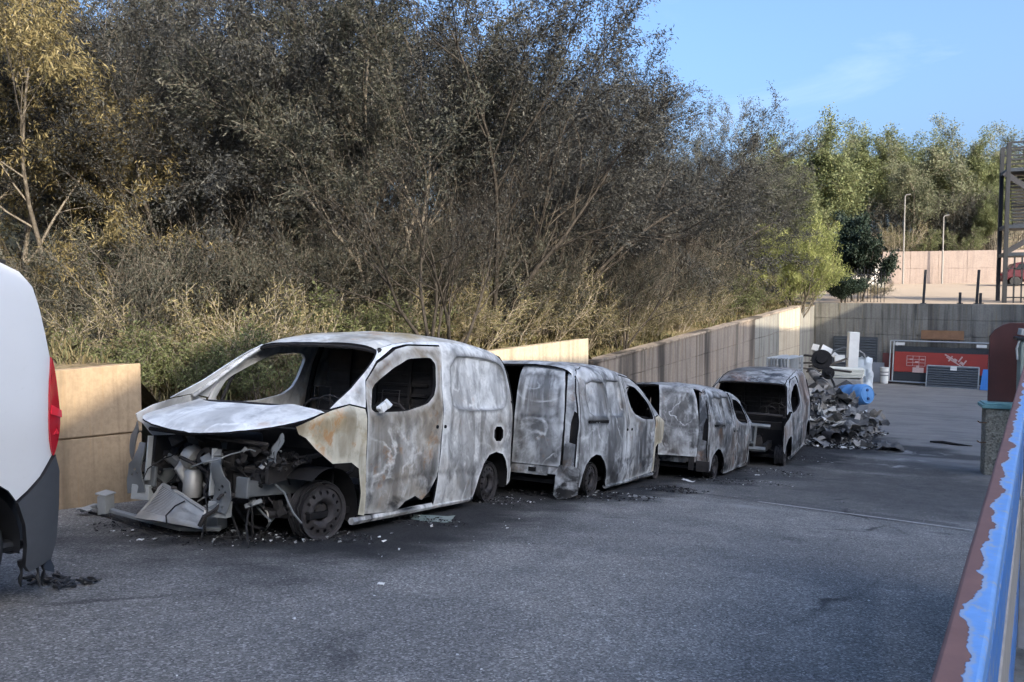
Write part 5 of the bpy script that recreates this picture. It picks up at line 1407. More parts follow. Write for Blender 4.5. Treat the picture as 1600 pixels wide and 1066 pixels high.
# ------------------------------------------------------------------ gate pillar, rusty gate leaf and concrete post at the right
PEBBLE = NT('pebbledash'); _v = PEBBLE.coord(); _c = PEBBLE.mix(PEBBLE.voro(_v, 34, 'F1', 1), (.16, .14, .10), (.46, .42, .33)); PEBBLE.bump(PEBBLE.voro(_v, 34), .9, .02); PEBBLE.out(_c, .9); PEBBLE = PEBBLE.mat
def gateway():
    p = on_ground(1537, 741); g = p.z
    root = empty('gate_pillar', p, None, 'pebbledash gate pillar with pale turquoise cap at the right of the yard', 'pillar')
    q = MB(); q.box((.32, .2, .58), (.64, .45, 1.36)); q.build('shaft', PEBBLE, root, False, 30, .03)
    q = MB(); q.box((.30, .2, 1.31), (.74, .52, .07)); q.box((.30, .2, 1.36), (.66, .46, .03)); q.build('cap', simple('turquoise_paint', (.18, .36, .35), .6, 0, .4, 9), root, False, 30, .012)
    for z in (.62, 1.0):
        b = MB(); b.tube([(.02, -.03, z), (-.10, -.05, z), (-.14, -.05, z + .03)], .012, 6); b.build('hook', RUST, root)
    r2 = empty('gate_leaf', p + Vector((.06, .25, 1.385)), None, 'dark red steel gate leaf with a chamfered top corner above the pillar', 'gate')
    P = [(0, 0), (.0, 1.26), (.08, 1.38), (.22, 1.48), (.34, 1.52), (.62, 1.52), (.62, 0)]
    q = MB(); q.prism(P, .05, Matrix(((1, 0, 0, 0), (0, 0, -1, 0), (0, 1, 0, 0), (0, 0, 0, 1)))); q.build('sheet', simple('oxide_red', (.075, .022, .018), .55, 0, .35, 4, None, .2), r2, True, 30, .008, True)
    q = MB(); q.bar((.66, .02, 0), (.66, .02, 1.5), .05, .05); q.build('hanging_stile', simple('oxide_dark', (.035, .016, .014), .6), r2, False, 30, .005)
    c = Vector((xat(1592, 17), 17.0, gz(17)))
    r3 = empty('concrete_post', c, None, 'pale greenish concrete post with a clamp on top, right of the gate leaf', 'post')
    top = -(518 - 465) / FPX * (c.dot(cf)) - c.z
    q = MB(); q.box((.18, 0, top / 2 - .1), (.30, .30, top)); q.build('shaft', simple('mossy_concrete', (.34, .38, .31), .9, 0, .4, 6, None, .4), r3, False, 30, .02)
    q = MB(); q.box((.16, -.02, top - .12), (.40, .36, .06)); q.build('clamp', BLACK, r3, False, 30, .01)
    q = MB(); q.box((.20, -.03, top - .02), (.36, .3, .12), (0, .15, 0)); q.tube([(.02, -.16, top - .1), (-.04, -.16, top - .3), (-.02, -.16, top - .5)], .02, 6); q.build('cap_stone', simple('pale_cap', (.55, .55, .50), .8, 0, .3, 7, None, .3), r3, False, 30, .02)
gateway()
# ------------------------------------------------------------------ things lying about
def crumple(name, mat, w, h, seed, amp=.12, n=7, thick=.006, parent=None, curl=0.0, rag=.25):
    """a crumpled, torn sheet of its own"""
    rn = random.Random(seed); V, F = [], []
    for i in range(n + 1):
        for j in range(n + 1):
            u, v = i / n - .5, j / n - .5
            e = 1 - rag * (abs(nz(u * 3, v * 3, seed + 7, 1.6))) if (i in (0, n) or j in (0, n)) else 1
            z = amp * (nz(u * 2.4, v * 2.4, seed) + .6 * nz(u * 5, v * 5, seed + 3)) + curl * (u * u) * w
            V.append((u * w * e, v * h * e, z))
    m = len(V); V += [(x, y, z - thick) for x, y, z in V]; k = n + 1
    for i in range(n):
        for j in range(n):
            a = i * k + j; F += [(a, a + k, a + k + 1, a + 1), (m + a, m + a + 1, m + a + k + 1, m + a + k)]
    ring = [i * k for i in range(k)] + [n * k + j for j in range(1, k)] + [i * k + n for i in range(n - 1, -1, -1)] + [j for j in range(n - 1, 0, -1)]
    for a, b in zip(ring, ring[1:] + ring[:1]): F.append((b, a, a + m, b + m))
    mb = MB(); mb.v, mb.f, mb.m = V, F, [0] * len(F)
    return mb.build(name, mat, parent, True, 25, 0, True)
def pose(o, loc, rot): o.location = loc; o.rotation_euler = rot; return o

def flakes(name, label, spots, seed, mats, cat='ash', size=(.008, .05)):
    """small charred flakes: nobody could count them"""
    rn = random.Random(seed); mb = MB()
    for (cx, cy, rx, ry, n, hmax) in spots:
        for k in range(n):
            a = rn.uniform(0, 6.283); r = math.sqrt(rn.random()) * (1 + .25 * rn.random())
            x, y = cx + rx * r * math.cos(a), cy + ry * r * math.sin(a)
            w = rn.uniform(*size) * (1.6 if rn.random() < .08 else 1); h = w * rn.uniform(.3, .9)
            z = gz(y) + .006 + hmax * max(0, 1 - r) * rn.random()
            M = Matrix.Translation((x, y, z + w * .1)) @ Matrix.Rotation(rn.uniform(0, 6.28), 4, 'Z') @ Matrix.Rotation(rn.gauss(0, .5), 4, 'X')
            t = w * .12
            mb.add([(-w / 2, -h / 2, 0), (w / 2, -h * .3, t), (w * .3, h / 2, 0), (-w * .4, h * .4, t * 1.5), (0, 0, t * 2.2)], [(0, 1, 4), (1, 2, 4), (2, 3, 4), (3, 0, 4)], rn.choices(range(len(mats)), [9, 5, 1.5, .5][:len(mats)])[0], M)
    return tag(mb.build(name, mats, None, False), label, cat, kind='stuff')
WHITEASH = simple('white_ash', (.62, .61, .58), .9, 0, .3, 12)
def gp(px, py): p = on_ground(px, py); return p.x, p.y
s1 = []
for px, py, rx, ry, n, h in [(270, 835, .75, .28, 420, .03), (400, 835, .55, .28, 520, .05), (470, 800, .45, .5, 420, .06), (520, 838, .4, .2, 260, .03), (640, 812, .55, .28, 320, .02), (780, 783, .38, .32, 340, .05), (380, 790, .9, .6, 500, .05)]:
    s1.append(gp(px, py) + (rx, ry, n, h))
flakes('ash_litter', 'charred flakes and glass strewn under and around the front burnt van', s1, 3, [CHAR, SOOT2, ASH, WHITEASH], 'ash', (.006, .035))
flakes('ash_litter', 'charred flakes lying beside the front wheel of the second burnt van', [gp(1050, 766) + (.42, .3, 300, .06), gp(950, 775) + (.6, .35, 250, .02), gp(880, 775) + (.7, .3, 200, .02)], 4, [CHAR, SOOT2, ASH])
flakes('ash_litter', 'charred flakes on the ground before the two far burnt vans', [gp(1140, 752) + (.9, .5, 330, .03), gp(1200, 738) + (.8, .6, 300, .04), gp(1260, 718) + (.5, .5, 200, .04)], 5, [CHAR, SOOT2, ASH, WHITEASH], 'ash', (.006, .035))
flakes('grit', 'pale grit and small stones scattered over the asphalt', [(-1.5, 7.0, 4.5, 5.0, 500, .0)], 9, [ASH, WHITEASH, CHAR, ASH], 'grit', (.006, .02))

# fallen bumper beam
def bumper_beam():
    pts = [on_ground(*p) for p in ((128, 806), (150, 800), (180, 808), (230, 824), (285, 836), (345, 838))]
    root = empty('bumper_beam', pts[2], None, 'fallen steel bumper beam lying on the asphalt before the front burnt van', 'bumper')
    q = MB(); loc = [p - pts[2] + Vector((0, 0, .05 + .01 * (i % 2))) for i, p in enumerate(pts)]
    for a, b in zip(loc, loc[1:]): q.bar(a, b, .045, .035)
    q.build('beam', PALESTEEL, root, False, 30, .008)
    q = MB(); l2 = [p - pts[2] + Vector((-.0, -.07, .012)) for p in pts]
    q.tube([l2[1], l2[2] + Vector((0, .0, .01)), l2[3], l2[4], l2[5], l2[5] + Vector((.35, .12, 0))], .012, 6); q.build('bumper_trim', CHAR, root)
    for p, w, h in ((on_ground(166, 806), .10, .19), (on_ground(339, 832), .12, .21)):
        c = p - pts[2]; q = MB(); vs_ = []
        for z in (0.02, h):
            for (a, b) in ((-.5, -.5), (.5, -.5), (.5, .5), (-.5, .5)): vs_.append((c.x + a * w, c.y + b * w, c.z + z + .02 * a))
        q.add(vs_, [(0, 1, 5, 4), (1, 2, 6, 5), (2, 3, 7, 6), (3, 0, 4, 7), (3, 2, 1, 0), (4, 5, 6, 7)]); q.box((c.x, c.y, c.z + h + .01), (w * 1.25, w * 1.2, .018), (.05, .1, 0)); q.build('crash_box', PALESTEEL, root, False, 30, .008)
    panel('end_plate', [(0, 0), (.16, .05), (.17, .11), (.05, .13), (-.06, .06)], lambda a, b, o: (loc[0].x - .02 + a * .9, loc[0].y - .04 + b * .8, loc[0].z + .01 + .05 * a + .02 * nz(a, b, 0, 12) - o), root, [PALESTEEL, STEEL], (), .03, .006)
bumper_beam()
def radiator():
    A, B = on_ground(214, 812), on_ground(316, 829)
    k_ = .93; T1 = rayd(256, 757) * (A.dot(cf) * k_ * 1.01); T2 = rayd(322, 797) * (B.dot(cf) * k_ * 1.01); A = A * k_; B = B * k_
    root = empty('radiator', A, None, 'bent aluminium radiator core leaning on the fallen bumper beam', 'radiator')
    A0, B0, C0, D0 = Vector((0, 0, .01)), B - A + Vector((0, 0, .01)), T2 - A, T1 - A
    nrm = (B0 - A0).cross(D0 - A0).normalized()
    if nrm.dot(-A) < 0: nrm = -nrm
    def f(u, v, o=0):
        p = A0.lerp(B0, u).lerp(D0.lerp(C0, u), v)
        return p + nrm * (.025 * math.sin(u * 3.1) + .02 * nz(u, v, 1, 4) - o)
    panel('core', [(0, .18), (1, .16), (1, .96), (.5, 1.02), (0, 1)], lambda u, v, o: tuple(f(u, v, o)), root, [SOOT2, SOOT2], (), .1, .03)
    q = MB()
    for k in range(20):
        v = .2 + .76 * k / 19
        q.tube([f(u, v, -.004) for u in [i / 10 for i in range(11)]], .0055, 4)
    q.build('fins', ALU, root)
    q = MB()
    for (u0, v0, u1, v1) in ((0, .18, 0, 1), (0, 1, .5, 1.03), (.5, 1.03, 1, .97), (1, .97, 1, .16)):
        q.tube([f(u0 + (u1 - u0) * t / 6, v0 + (v1 - v0) * t / 6, -.004) for t in range(7)], .014, 6)
    q.build('frame', ALU, root)
    panel('side_tank', [(-.02, .0), (1.02, -.02), (1.02, .17), (.5, .20), (-.02, .19)], lambda u, v, o: tuple(f(u, v, o - .012)), root, [ALU, SOOT2], (), .08, .035)
    q = MB(); q.tube([f(.62, .9, -.02), f(.55, .6, -.04), f(.52, .2, -.05), f(.55, -.05, -.03)], .006, 5); q.build('hose', CHAR, root)
radiator()
# loose bits
def loose(name, label, cat, mat, px, py, w, h, seed, rot=(0, 0, 0), dz=.02, amp=.03):
    p = on_ground(px, py); o = crumple(name, mat, w, h, seed, amp, 5, .004); pose(o, (p.x, p.y, gz(p.y) + dz), rot); return tag(o, label, cat)
loose('plastic_shard', 'white bent shard standing by the front wheel of the first burnt van', 'shard', WHITEASH, 421, 828, .16, .05, 3, (.4, -.9, .6), .06)
loose('paper_scrap', 'tiny white scrap on the asphalt before the fallen bumper beam', 'scrap', WHITEASH, 219, 845, .05, .03, 5, (0, 0, .3), .012, .01)
loose('paper_scrap', 'white scrap in the middle of the empty asphalt', 'scrap', WHITEASH, 595, 914, .045, .03, 6, (0, 0, .3), .01, .006)
loose('paper_scrap', 'white strip of paper below the third burnt van', 'scrap', WHITEASH, 1075, 752, .24, .07, 7, (0, 0, -.5), .014, .02)
loose('paper_scrap', 'small pale scrap on the ramp right of the third burnt van', 'scrap', WHITEASH, 1183, 743, .08, .05, 8, (0, 0, .2), .012, .01)
loose('glass_sheet', 'crazed greenish sheet of glass lying by the side of the first burnt van', 'glass', simple('crazed_glass', (.16, .20, .18), .3, 0, .5, 40), 676, 812, .42, .22, 9, (0, 0, .3), .012, .012)
q = MB(); _p = on_ground(1480, 694)
q.tube([(_p.x - .35, _p.y + .1, _p.z + .02), (_p.x - .1, _p.y, _p.z + .04), (_p.x + .2, _p.y - .1, _p.z + .02), (_p.x + .5, _p.y - .15, _p.z + .015)], [.02, .035, .03, .008], 6)
tag(q.build('charred_stick', CHAR), 'black charred stick on the wet streak of the lower yard', 'stick')

# ------------------------------------------------------------------ the debris heap at the foot of the ramp
def heap():
    c = Vector((xat(1308, 22.5), 22.5, ZLOW))
    mb = MB(); n = 46; V = []
    for i in range(n + 1):
        for j in range(n + 1):
            x, y = -2.0 + 4.0 * i / n, -3.2 + 6.0 * j / n
            X, Y = c.x + x, c.y + y
            d = math.hypot((x + .35 + .12 * y) / 1.25, (y - .2) / 2.7)
            h = .95 * max(0, 1 - d) ** .8 * (1 + .5 * nz(X, Y, 0, 1.4)) + .22 * max(0, 1.12 - d) * abs(nz(X, Y, 4, 3.3)) + .10 * max(0, 1.1 - d) * abs(nz(X, Y, 8, 9))
            V.append((X, Y, gz(Y) - .03 + h))
    k = n + 1
    mb.v = V; mb.f = [(i * k + j, (i + 1) * k + j, (i + 1) * k + j + 1, i * k + j + 1) for i in range(n) for j in range(n)]; mb.m = [0] * len(mb.f)
    t = NT('heap_char'); v = t.coord(); nn = t.noise(v, 4, 7, .65, .5)
    t.bump(t.noise(v, 14, 6, .7), .8, .06)
    o = mb.build('debris_heap', t.out(t.mix(t.ramp(nn, [(.45, 0), (.62, 1)]), (.012, .012, .012), (.13, .125, .12)), .95), None, True, 80)
    tag(o, 'mound of charred rubble beside the last burnt van', 'debris', kind='stuff')
    def hz(X, Y):
        x, y = X - c.x, Y - c.y
        d = math.hypot((x + .35 + .12 * y) / 1.25, (y - .2) / 2.7)
        return gz(Y) + .95 * max(0, 1 - d) ** .8 * (1 + .5 * nz(X, Y, 0, 1.4))
    rn = random.Random(21)
    PALE = [simple('scorched_card', (.30, .275, .24), .9, 0, .5, 7), simple('scorched_card_dark', (.10, .095, .088), .9, 0, .7, 6), simple('pale_card', (.48, .47, .44), .9, 0, .4, 7), simple('grey_card', (.17, .17, .165), .9, 0, .5, 9)]
    labs = ['pale scorched sheet crumpled on the debris heap', 'dark scorched sheet crumpled on the debris heap', 'ash-white sheet crumpled on the debris heap', 'grey scorched sheet crumpled on the debris heap']
    for k in range(100):
        Y = rn.uniform(19.9, 25.0); X = c.x + rn.gauss(-.05, .75)
        if X - c.x > 1.3 or X < xat(1256, Y): X = c.x + rn.uniform(-.4, .9)
        m = rn.choices(range(4), [5, 6, 2.4, 4])[0]
        o = crumple('burnt_sheet', PALE[m], rn.uniform(.25, .95), rn.uniform(.18, .55), 100 + k, rn.uniform(.08, .22), 6, .008, None, rn.uniform(-.5, .5))
        pose(o, (X, Y, hz(X, Y) + rn.uniform(.02, .1)), (rn.gauss(0, .35), rn.gauss(0, .35), rn.uniform(0, 6.28)))
        tag(o, labs[m], 'sheet', labs[m].split(' crumpled')[0] + 's in the heap')
    # row of collapsed paper sacks sliding down the top of the heap
    for k in range(11):
        t_ = k / 10; px, py = 1275 + 36 * t_, 582 + 46 * t_; Y = 24.6 - 1.2 * t_; d = rayd(px, py); p = d * (Y / d.y)
        q = MB(); L = .62 - .12 * abs(t_ - .4); vs_, fs_ = [], []
        for i in range(9):
            u = i / 8 - .5
            for j in range(10):
                a = 2 * math.pi * j / 10; r_ = .075 * (1 - .5 * (2 * abs(u)) ** 4) * (1 + .35 * nz(u * 4, j, k, 1.1))
                vs_.append((u * L, r_ * math.cos(a) * .8, r_ * math.sin(a) * 1.5 - .12 * u * u))
        for i in range(8):
            for j in range(10): fs_.append((i * 10 + j, i * 10 + (j + 1) % 10, i * 10 + 10 + (j + 1) % 10, i * 10 + 10 + j))
        q.add(vs_, fs_ + [tuple(range(10))[::-1], tuple(range(80, 90))])
        o = q.build('collapsed_sack', PALE[0] if k % 3 else PALE[1], None, True, 40, 0, True); pose(o, p - Vector((0, 0, .05)), (.1, .5 + .1 * rn.random(), -.5 + rn.uniform(-.15, .15)))
        tag(o, 'pale collapsed sack in the row sliding down the top of the heap', 'sack', 'collapsed sacks on the heap')
    # hose
    pts = [atY(px, py, Y) for px, py, Y in ((1282, 588, 24.2), (1296, 586, 23.8), (1303, 600, 23.5), (1308, 620, 23.0), (1317, 640, 22.4), (1319, 655, 21.9), (1312, 664, 21.7), (1306, 668, 21.7))]
    q = MB(); sm = []
    for i in range(len(pts) - 1):
        for t_ in (0, .33, .67): sm.append(pts[i].lerp(pts[i + 1], t_))
    q.tube(sm + [pts[-1]], .032, 8); tag(q.build('hose', CHAR), 'black hose curving down the face of the debris heap', 'hose')
    for px, py, Y, r_, lab in ((1294, 583, 24.0, .17, 'black charred drum end at the top of the hose'), (1284, 562, 26.0, .30, 'black tangled reel behind the top of the heap')):
        p = atY(px, py, Y); q = MB(); M = Matrix.Translation(p) @ Matrix.Rotation(R(70), 4, 'X')
        q.lathe([(.02, .12), (r_ * .5, .12), (r_ * .55, .05), (r_, .06), (r_, -.06), (r_ * .55, -.05), (r_ * .5, -.15), (.02, -.15)], 20, 0, M); q.build('charred_reel', CHAR); o = bpy.context.scene.objects[-1] if False else None
        ob = [x for x in bpy.data.objects if x.name.startswith('charred_reel')][-1]; tag(ob, lab, 'reel')
    # lying drum and tins at the front of the heap
    for px, py, Y, r_, L, mat, lab in ((1299, 688, 20.1, .15, .34, RUSTD, 'rusty open drum lying at the front foot of the heap'), (1317, 690, 20.2, .075, .16, PALE[0], 'small pale tin lying beside the rusty drum')):
        p = atY(px, py, Y); q = MB(); M = Matrix.Translation((p.x, p.y, gz(p.y) + r_ + .02)) @ Matrix.Rotation(R(35), 4, 'Z') @ Matrix.Rotation(R(88), 4, 'X')
        q.lathe([(r_ * .93, -L / 2 + .02), (r_, -L / 2), (r_, L / 2), (r_ * .96, L / 2), (r_ * .95, -L / 2 + .03), (.01, -L / 2 + .03)], 20, 0, M)
        tag(q.build('drum' if r_ > .1 else 'tin', mat, None, True, 50), lab, 'drum' if r_ > .1 else 'tin')
    flakes('ash_litter', 'white and black ash flakes spilling from the foot of the debris heap', [(xat(1334, 20.6), 20.6, .36, .6, 700, .2), (xat(1365, 20.2), 20.2, .5, .35, 350, .06), (c.x - .2, 20.0, .9, .4, 600, .08), (c.x + .7, 22.3, .5, .8, 300, .05)], 31, [CHAR, ASH, ASH, WHITEASH], 'ash', (.02, .10))
heap()

# blue barrel on its side
def barrel():
    p = atY(1335, 617, 24.5)
    root = empty('barrel', (p.x, p.y, ZLOW), None, 'bright blue plastic barrel lying on the debris heap', 'barrel')
    M = Matrix.Translation((0, 0, p.z - ZLOW)) @ Matrix.Rotation(R(-28), 4, 'Z') @ Matrix.Rotation(R(82), 4, 'Y') @ Matrix.Rotation(R(15), 4, 'X')
    BL = simple('blue_plastic', (.10, .27, .55), .5, 0, .3, 6)
    q = MB(); r_ = .29
    q.lathe([(.01, -.45), (r_ * .8, -.45), (r_ * .92, -.43), (r_, -.36), (r_, -.2), (r_ + .012, -.18), (r_ + .012, -.15), (r_, -.13), (r_, .13), (r_ + .012, .15), (r_ + .012, .18), (r_, .2), (r_, .36), (r_ * .92, .43), (r_ * .8, .45), (.01, .45)], 32, 0, M)
    q.build('body', BL, root, True, 45)
    for z in (-.44, .44):
        q = MB(); q.lathe([(r_ * .78, z - .012), (r_ * .86, z - .02), (r_ * .9, z), (r_ * .86, z + .02), (r_ * .78, z + .012)], 28, 0, M, True); q.build('chime', BL, root, True, 45)
    for sx in (-.12, .12):
        q = MB(); q.lathe([(.04, .445), (.04, .475), (.001, .475)], 14, 0, M @ Matrix.Translation((sx, 0, 0))); q.build('bung', simple('bung_dark', (.02, .05, .15), .5), root, True, 40)
    for k, (px, py, Y, w) in enumerate(((1318, 633, 23.8, .5), (1338, 640, 23.6, .55), (1300, 618, 24.2, .4))):
        o = crumple('white_bag', simple('white_film', (.68, .70, .72), .5, 0, .15, 5), w, .3, 60 + k, .14, 7, .01); pp = atY(px, py, Y); pose(o, pp, (.5, .1, .4 * k)); tag(o, ['white plastic bag under the left of the blue barrel', 'white plastic bag under the right of the blue barrel', 'white plastic bag left of the blue barrel'][k], 'bag')
barrel()

GALV = simple('galvanised', (.42, .44, .45), .45, .5, .2, 8)
# stacked fence panels
def fences():
    A = Vector((xat(1232, 26.5), 26.5, gz(26.5))); B = Vector((xat(1256, 28.2), 28.2, gz(28.2)))
    d = (B - A).normalized(); s = Vector((-d.y, d.x, 0))
    H = -(561 - 465) / FPX * A.dot(cf) - A.z; L = 1.6
    proto = None
    for k in range(7):
        if proto is None:
            proto = empty('fence_panel', (0, 0, 0)); q = MB()
            for a, b in (((0, 0, 0), (0, 0, H)), ((L, 0, 0), (L, 0, H)), ((0, 0, H), (L, 0, H)), ((0, 0, .1), (L, 0, .1))): q.tube([a, b], .03, 8)
            q.build('frame', GALV, proto)
            q = MB()
            for i in range(1, 12): q.tube([(L * i / 12, 0, .1), (L * i / 12, 0, H)], .012, 4)
            for z in (.4, .8, 1.1): q.tube([(0, 0, z), (L, 0, z)], .012, 4)
            q.build('infill', GALV, proto); r_ = proto
        else: r_ = copy_tree(proto)
        p = A + s * (.105 * k) + d * (.04 * ((k * 7) % 3)); r_.location = p; r_.rotation_euler = (0, 0, math.atan2(d.y, d.x) + .02 * ((k * 5) % 3 - 1))
        tag(r_, ['front', 'second', 'third', 'fourth', 'fifth', 'sixth', 'rearmost'][k] + ' galvanised fence panel counted from the yard in the stack by the streaked wall', 'fence panel', 'galvanised fence panels stacked by the wall')
fences()

# things standing at the end wall
WD = Vector((_ed.x, _ed.y, 0)).normalized(); WN = Vector((WD.y, -WD.x, 0))
def stand(name, label, cat, px, off, lean=0.0, group=None, z=0.0):
    """an Empty with x along the wall, y out of the wall, z up (leaning back)"""
    p = ew(px, off); r_ = empty(name, (0, 0, 0), None, label, cat, group)
    M = Matrix(((WD.x, WN.x, 0, p.x), (WD.y, WN.y, 0, p.y), (0, 0, 1, p.z + z), (0, 0, 0, 1))) @ Matrix.Rotation(lean, 4, 'X')
    r_.matrix_world = M; return r_
def spx(px): p = ew(px, .4); return FPX / p.dot(cf)
WHITEB = simple('white_board', (.70, .70, .67), .7, 0, .2, 4)
SHUT = simple('shutter_grey', (.075, .085, .095), .6, .2, .2, 5)
def wall_things():
    k = spx(1460)
    # framed red hoarding
    W, H = 147 / k, 69 / k
    for n_, (dx, off, lab) in enumerate(((0, .55, 'galvanised frame holding a red hoarding sheet, leaning on the end wall'), (.10, .42, 'second galvanised frame right behind the red hoarding'))):
        r_ = stand('hoarding_frame', lab, 'frame', 1393, off, R(7)); q = MB()
        for a, b in (((dx, 0, .1), (dx, 0, H)), ((dx + W - .1, 0, .05), (dx + W - .1, 0, H + .02)), ((dx, 0, H), (dx + W - .1, 0, H)), ((dx, 0, .1), (dx + W - .1, 0, .1)), ((dx + .12, 0, .1), (dx + .12, 0, H)), ((dx + W - .24, 0, .05), (dx + W - .24, 0, H + (.25 if n_ else 0)))): q.tube([a, b], .026, 8)
        q.build('frame', GALV, r_)
        if n_ == 0:
            q = MB(); q.box((W / 2 - .05, -.02, H * .48), (W - .42, .012, H * .80)); q.build('backing', simple('hoarding_dark', (.03, .035, .04), .8), r_, False)
            q = MB(); q.box((W / 2 - .05, -.002, H * .52), (W - .44, .014, H * .46)); rs = q.build('red_sheet', simple('red_sheet', (.30, .035, .025), .6, 0, .25, 2), r_, False)
            INK = simple('white_print', (.55, .40, .37), .8, 0, .4, 30)
            def mark(x, z, w, h, rot=0):
                q = MB(); q.box((0, 0, 0), (w, .004, h), (0, rot, 0), 0, Matrix.Translation((x, .012, z))); q.build('print_mark', INK, r_ if False else rs, False)
            x0, z0 = W * .17, H * .55
            for i in range(4): mark(x0 + .22 * i, z0, .015, .40)
            for i in range(4): mark(x0 + .33, z0 - .2 + .13 * i, .66, .015)
            for i in range(3): mark(x0 + .16 + .2 * i, z0 + .06 - .1 * (i % 2), .12, .05)
            mark(x0 + .42, z0 - .36, .40, .20); mark(x0 + .40, z0 - .25, .10, .14)
            x1, z1 = W * .58, H * .66
            for i, (dx_, dz, w, h) in enumerate(((0, 0, .42, .05), (.06, -.10, .42, .04), (.2, -.2, .42, .04), (.02, -.05, .05, .24), (.36, -.06, .05, .24), (.5, -.2, .05, .24), (.18, -.12, .12, .14), (.42, -.22, .16, .10))): mark(x1 + dx_, z1 + dz, w, h, R(32))
            for x in (.35, W - .5):
                q = MB(); q.box((x, .012, H - .12), (.34, .006, .11)); q.build('label_plate', WHITEB, r_, False)
    # grey louvred shutter in front
    r_ = stand('louvred_shutter', 'grey louvred shutter leaning against the red hoarding', 'shutter', 1453, .85, R(13)); W2, H2 = 70 / k, 33 / k
    q = MB()
    for a, b in (((0, 0, 0), (0, 0, H2)), ((W2, 0, 0), (W2, 0, H2)), ((0, 0, H2), (W2, 0, H2)), ((0, 0, .0), (W2, 0, .0))): q.bar(a, b, .05, .05)
    q.build('frame', simple('shutter_frame', (.32, .34, .34), .5, .3), r_, False, 30, .005)
    for i in range(9):
        q = MB(); q.box((W2 / 2, 0, (i + .5) * H2 / 9), (W2 - .05, .05, H2 / 9 * .92), (R(28), 0, 0)); q.build('slat', SHUT, r_, False)
    q = MB(); q.box((W2 * .52, .035, H2 - .08), (.22, .01, .16)); q.build('label_plate', WHITEB, r_, False)
    # big dark louvred panel behind the heap
    r_ = stand('louvre_grille', 'large dark louvred grille against the end wall behind the white column', 'grille', 1302, .12, R(2)); W3, H3 = 68 / k, 72 / k
    q = MB()
    for a, b in (((0, 0, 0), (0, 0, H3)), ((W3, 0, 0), (W3, 0, H3)), ((0, 0, H3), (W3, 0, H3))): q.bar(a, b, .05, .05)
    q.build('frame', SHUT, r_, False)
    for i in range(16):
        q = MB(); q.box((W3 / 2, 0, (i + .5) * H3 / 16), (W3 - .05, .04, H3 / 16 * .9), (R(25), 0, 0)); q.build('slat', SHUT, r_, False)
    r_ = stand('grey_sheet', 'plain light grey sheet standing between the plastic wrap and the bucket', 'sheet', 1364, .25, R(6)); q = MB(); q.box((18 / k / 2, 0, 32 / k / 2), (18 / k, .03, 32 / k)); q.build('sheet', simple('pale_grey_sheet', (.24, .26, .29), .6, 0, .25, 3), r_, False, 30, .006)
    r_ = stand('blue_board', 'narrow blue board leaning right of the red hoarding', 'board', 1536, 1.0, R(8)); q = MB(); q.prism([(0, 0), (.30, 0), (.30, .78), (.08, .78)], .03, Matrix.Rotation(R(90), 4, 'X')); q.build('board', simple('blue_board', (.05, .22, .60), .5, 0, .2, 4), r_, False, 30, .005, True)
    q = MB(); q.box((.16, -.04, .45), (.1, .01, .08)); q.build('patch', BLACK, r_, False)
    r_ = stand('red_board', 'dull red board standing behind the white bucket', 'board', 1379, .18, R(5)); q = MB(); q.box((.2, 0, .6), (.40, .03, 1.2)); q.build('board', simple('red_board', (.16, .05, .045), .7), r_, False)
    r_ = stand('rusty_sheet', 'rust-stained sheet resting on top behind the red hoarding', 'sheet', 1440, .1, R(2), None, 1.8); q = MB(); q.box((.7, 0, .18), (1.5, .02, .36)); q.build('sheet', simple('orange_rust', (.24, .13, .07), .8, 0, .4, 4), r_, False)
    r_ = stand('bucket', 'white plastic bucket with dark bands left of the red hoarding', 'bucket', 1388, .75); q = MB(); q.lathe([(.01, .01), (.13, .01), (.155, .62), (.165, .63), (.165, .66), (.15, .66), (.14, .05)], 24); q.build('body', WHITEB, r_, True, 40)
    for z in (.32, .45, .52):
        q = MB(); q.lathe([(.147, z), (.15, z), (.152, z + .045), (.149, z + .045)], 24, 0, None, True); q.build('band', simple('band_grey', (.2, .21, .22), .6), r_)
    # white column and the stack of foam boards
    p = atY(1330, 566, 33.0); kk = FPX / p.dot(cf)
    r_ = empty('white_column', (p.x, p.y, ZLOW), (0, .03, .2), 'tall white square column rising from the heap of boards', 'column'); q = MB(); z0 = p.z - ZLOW - .4; h = 47 / kk + .4
    q.box((0, 0, z0 + h / 2), (15 / kk, 15 / kk, h)); q.build('shaft', WHITEB, r_, False, 30, .02); q = MB(); q.box((0, -.0, z0 / 2), (.3, .3, z0)); q.build('foot', simple('dark_pallet', (.09, .08, .07), .9), r_, False)
    p = atY(1317, 598, 31.0); kk = FPX / p.dot(cf); base = Vector((p.x, p.y, ZLOW))
    r_ = empty('board_crate', base, (0, 0, -.1), 'grey plastic-wrapped crate carrying the white foam boards', 'crate'); q = MB(); q.box((0, 0, .30), (56 / kk, .8, .58)); q.build('body', simple('wrapped_grey', (.36, .35, .33), .5, 0, .35, 5, None, .5), r_, False, 30, .05)
    for i in range(3):
        r2 = empty('pallet_foot', (0, 0, 0)); r2.parent = r_; q = MB(); q.box((-.5 + .5 * i, 0, -.0), (.12, .7, .04)); q.build('block', BLACK, r2, False)
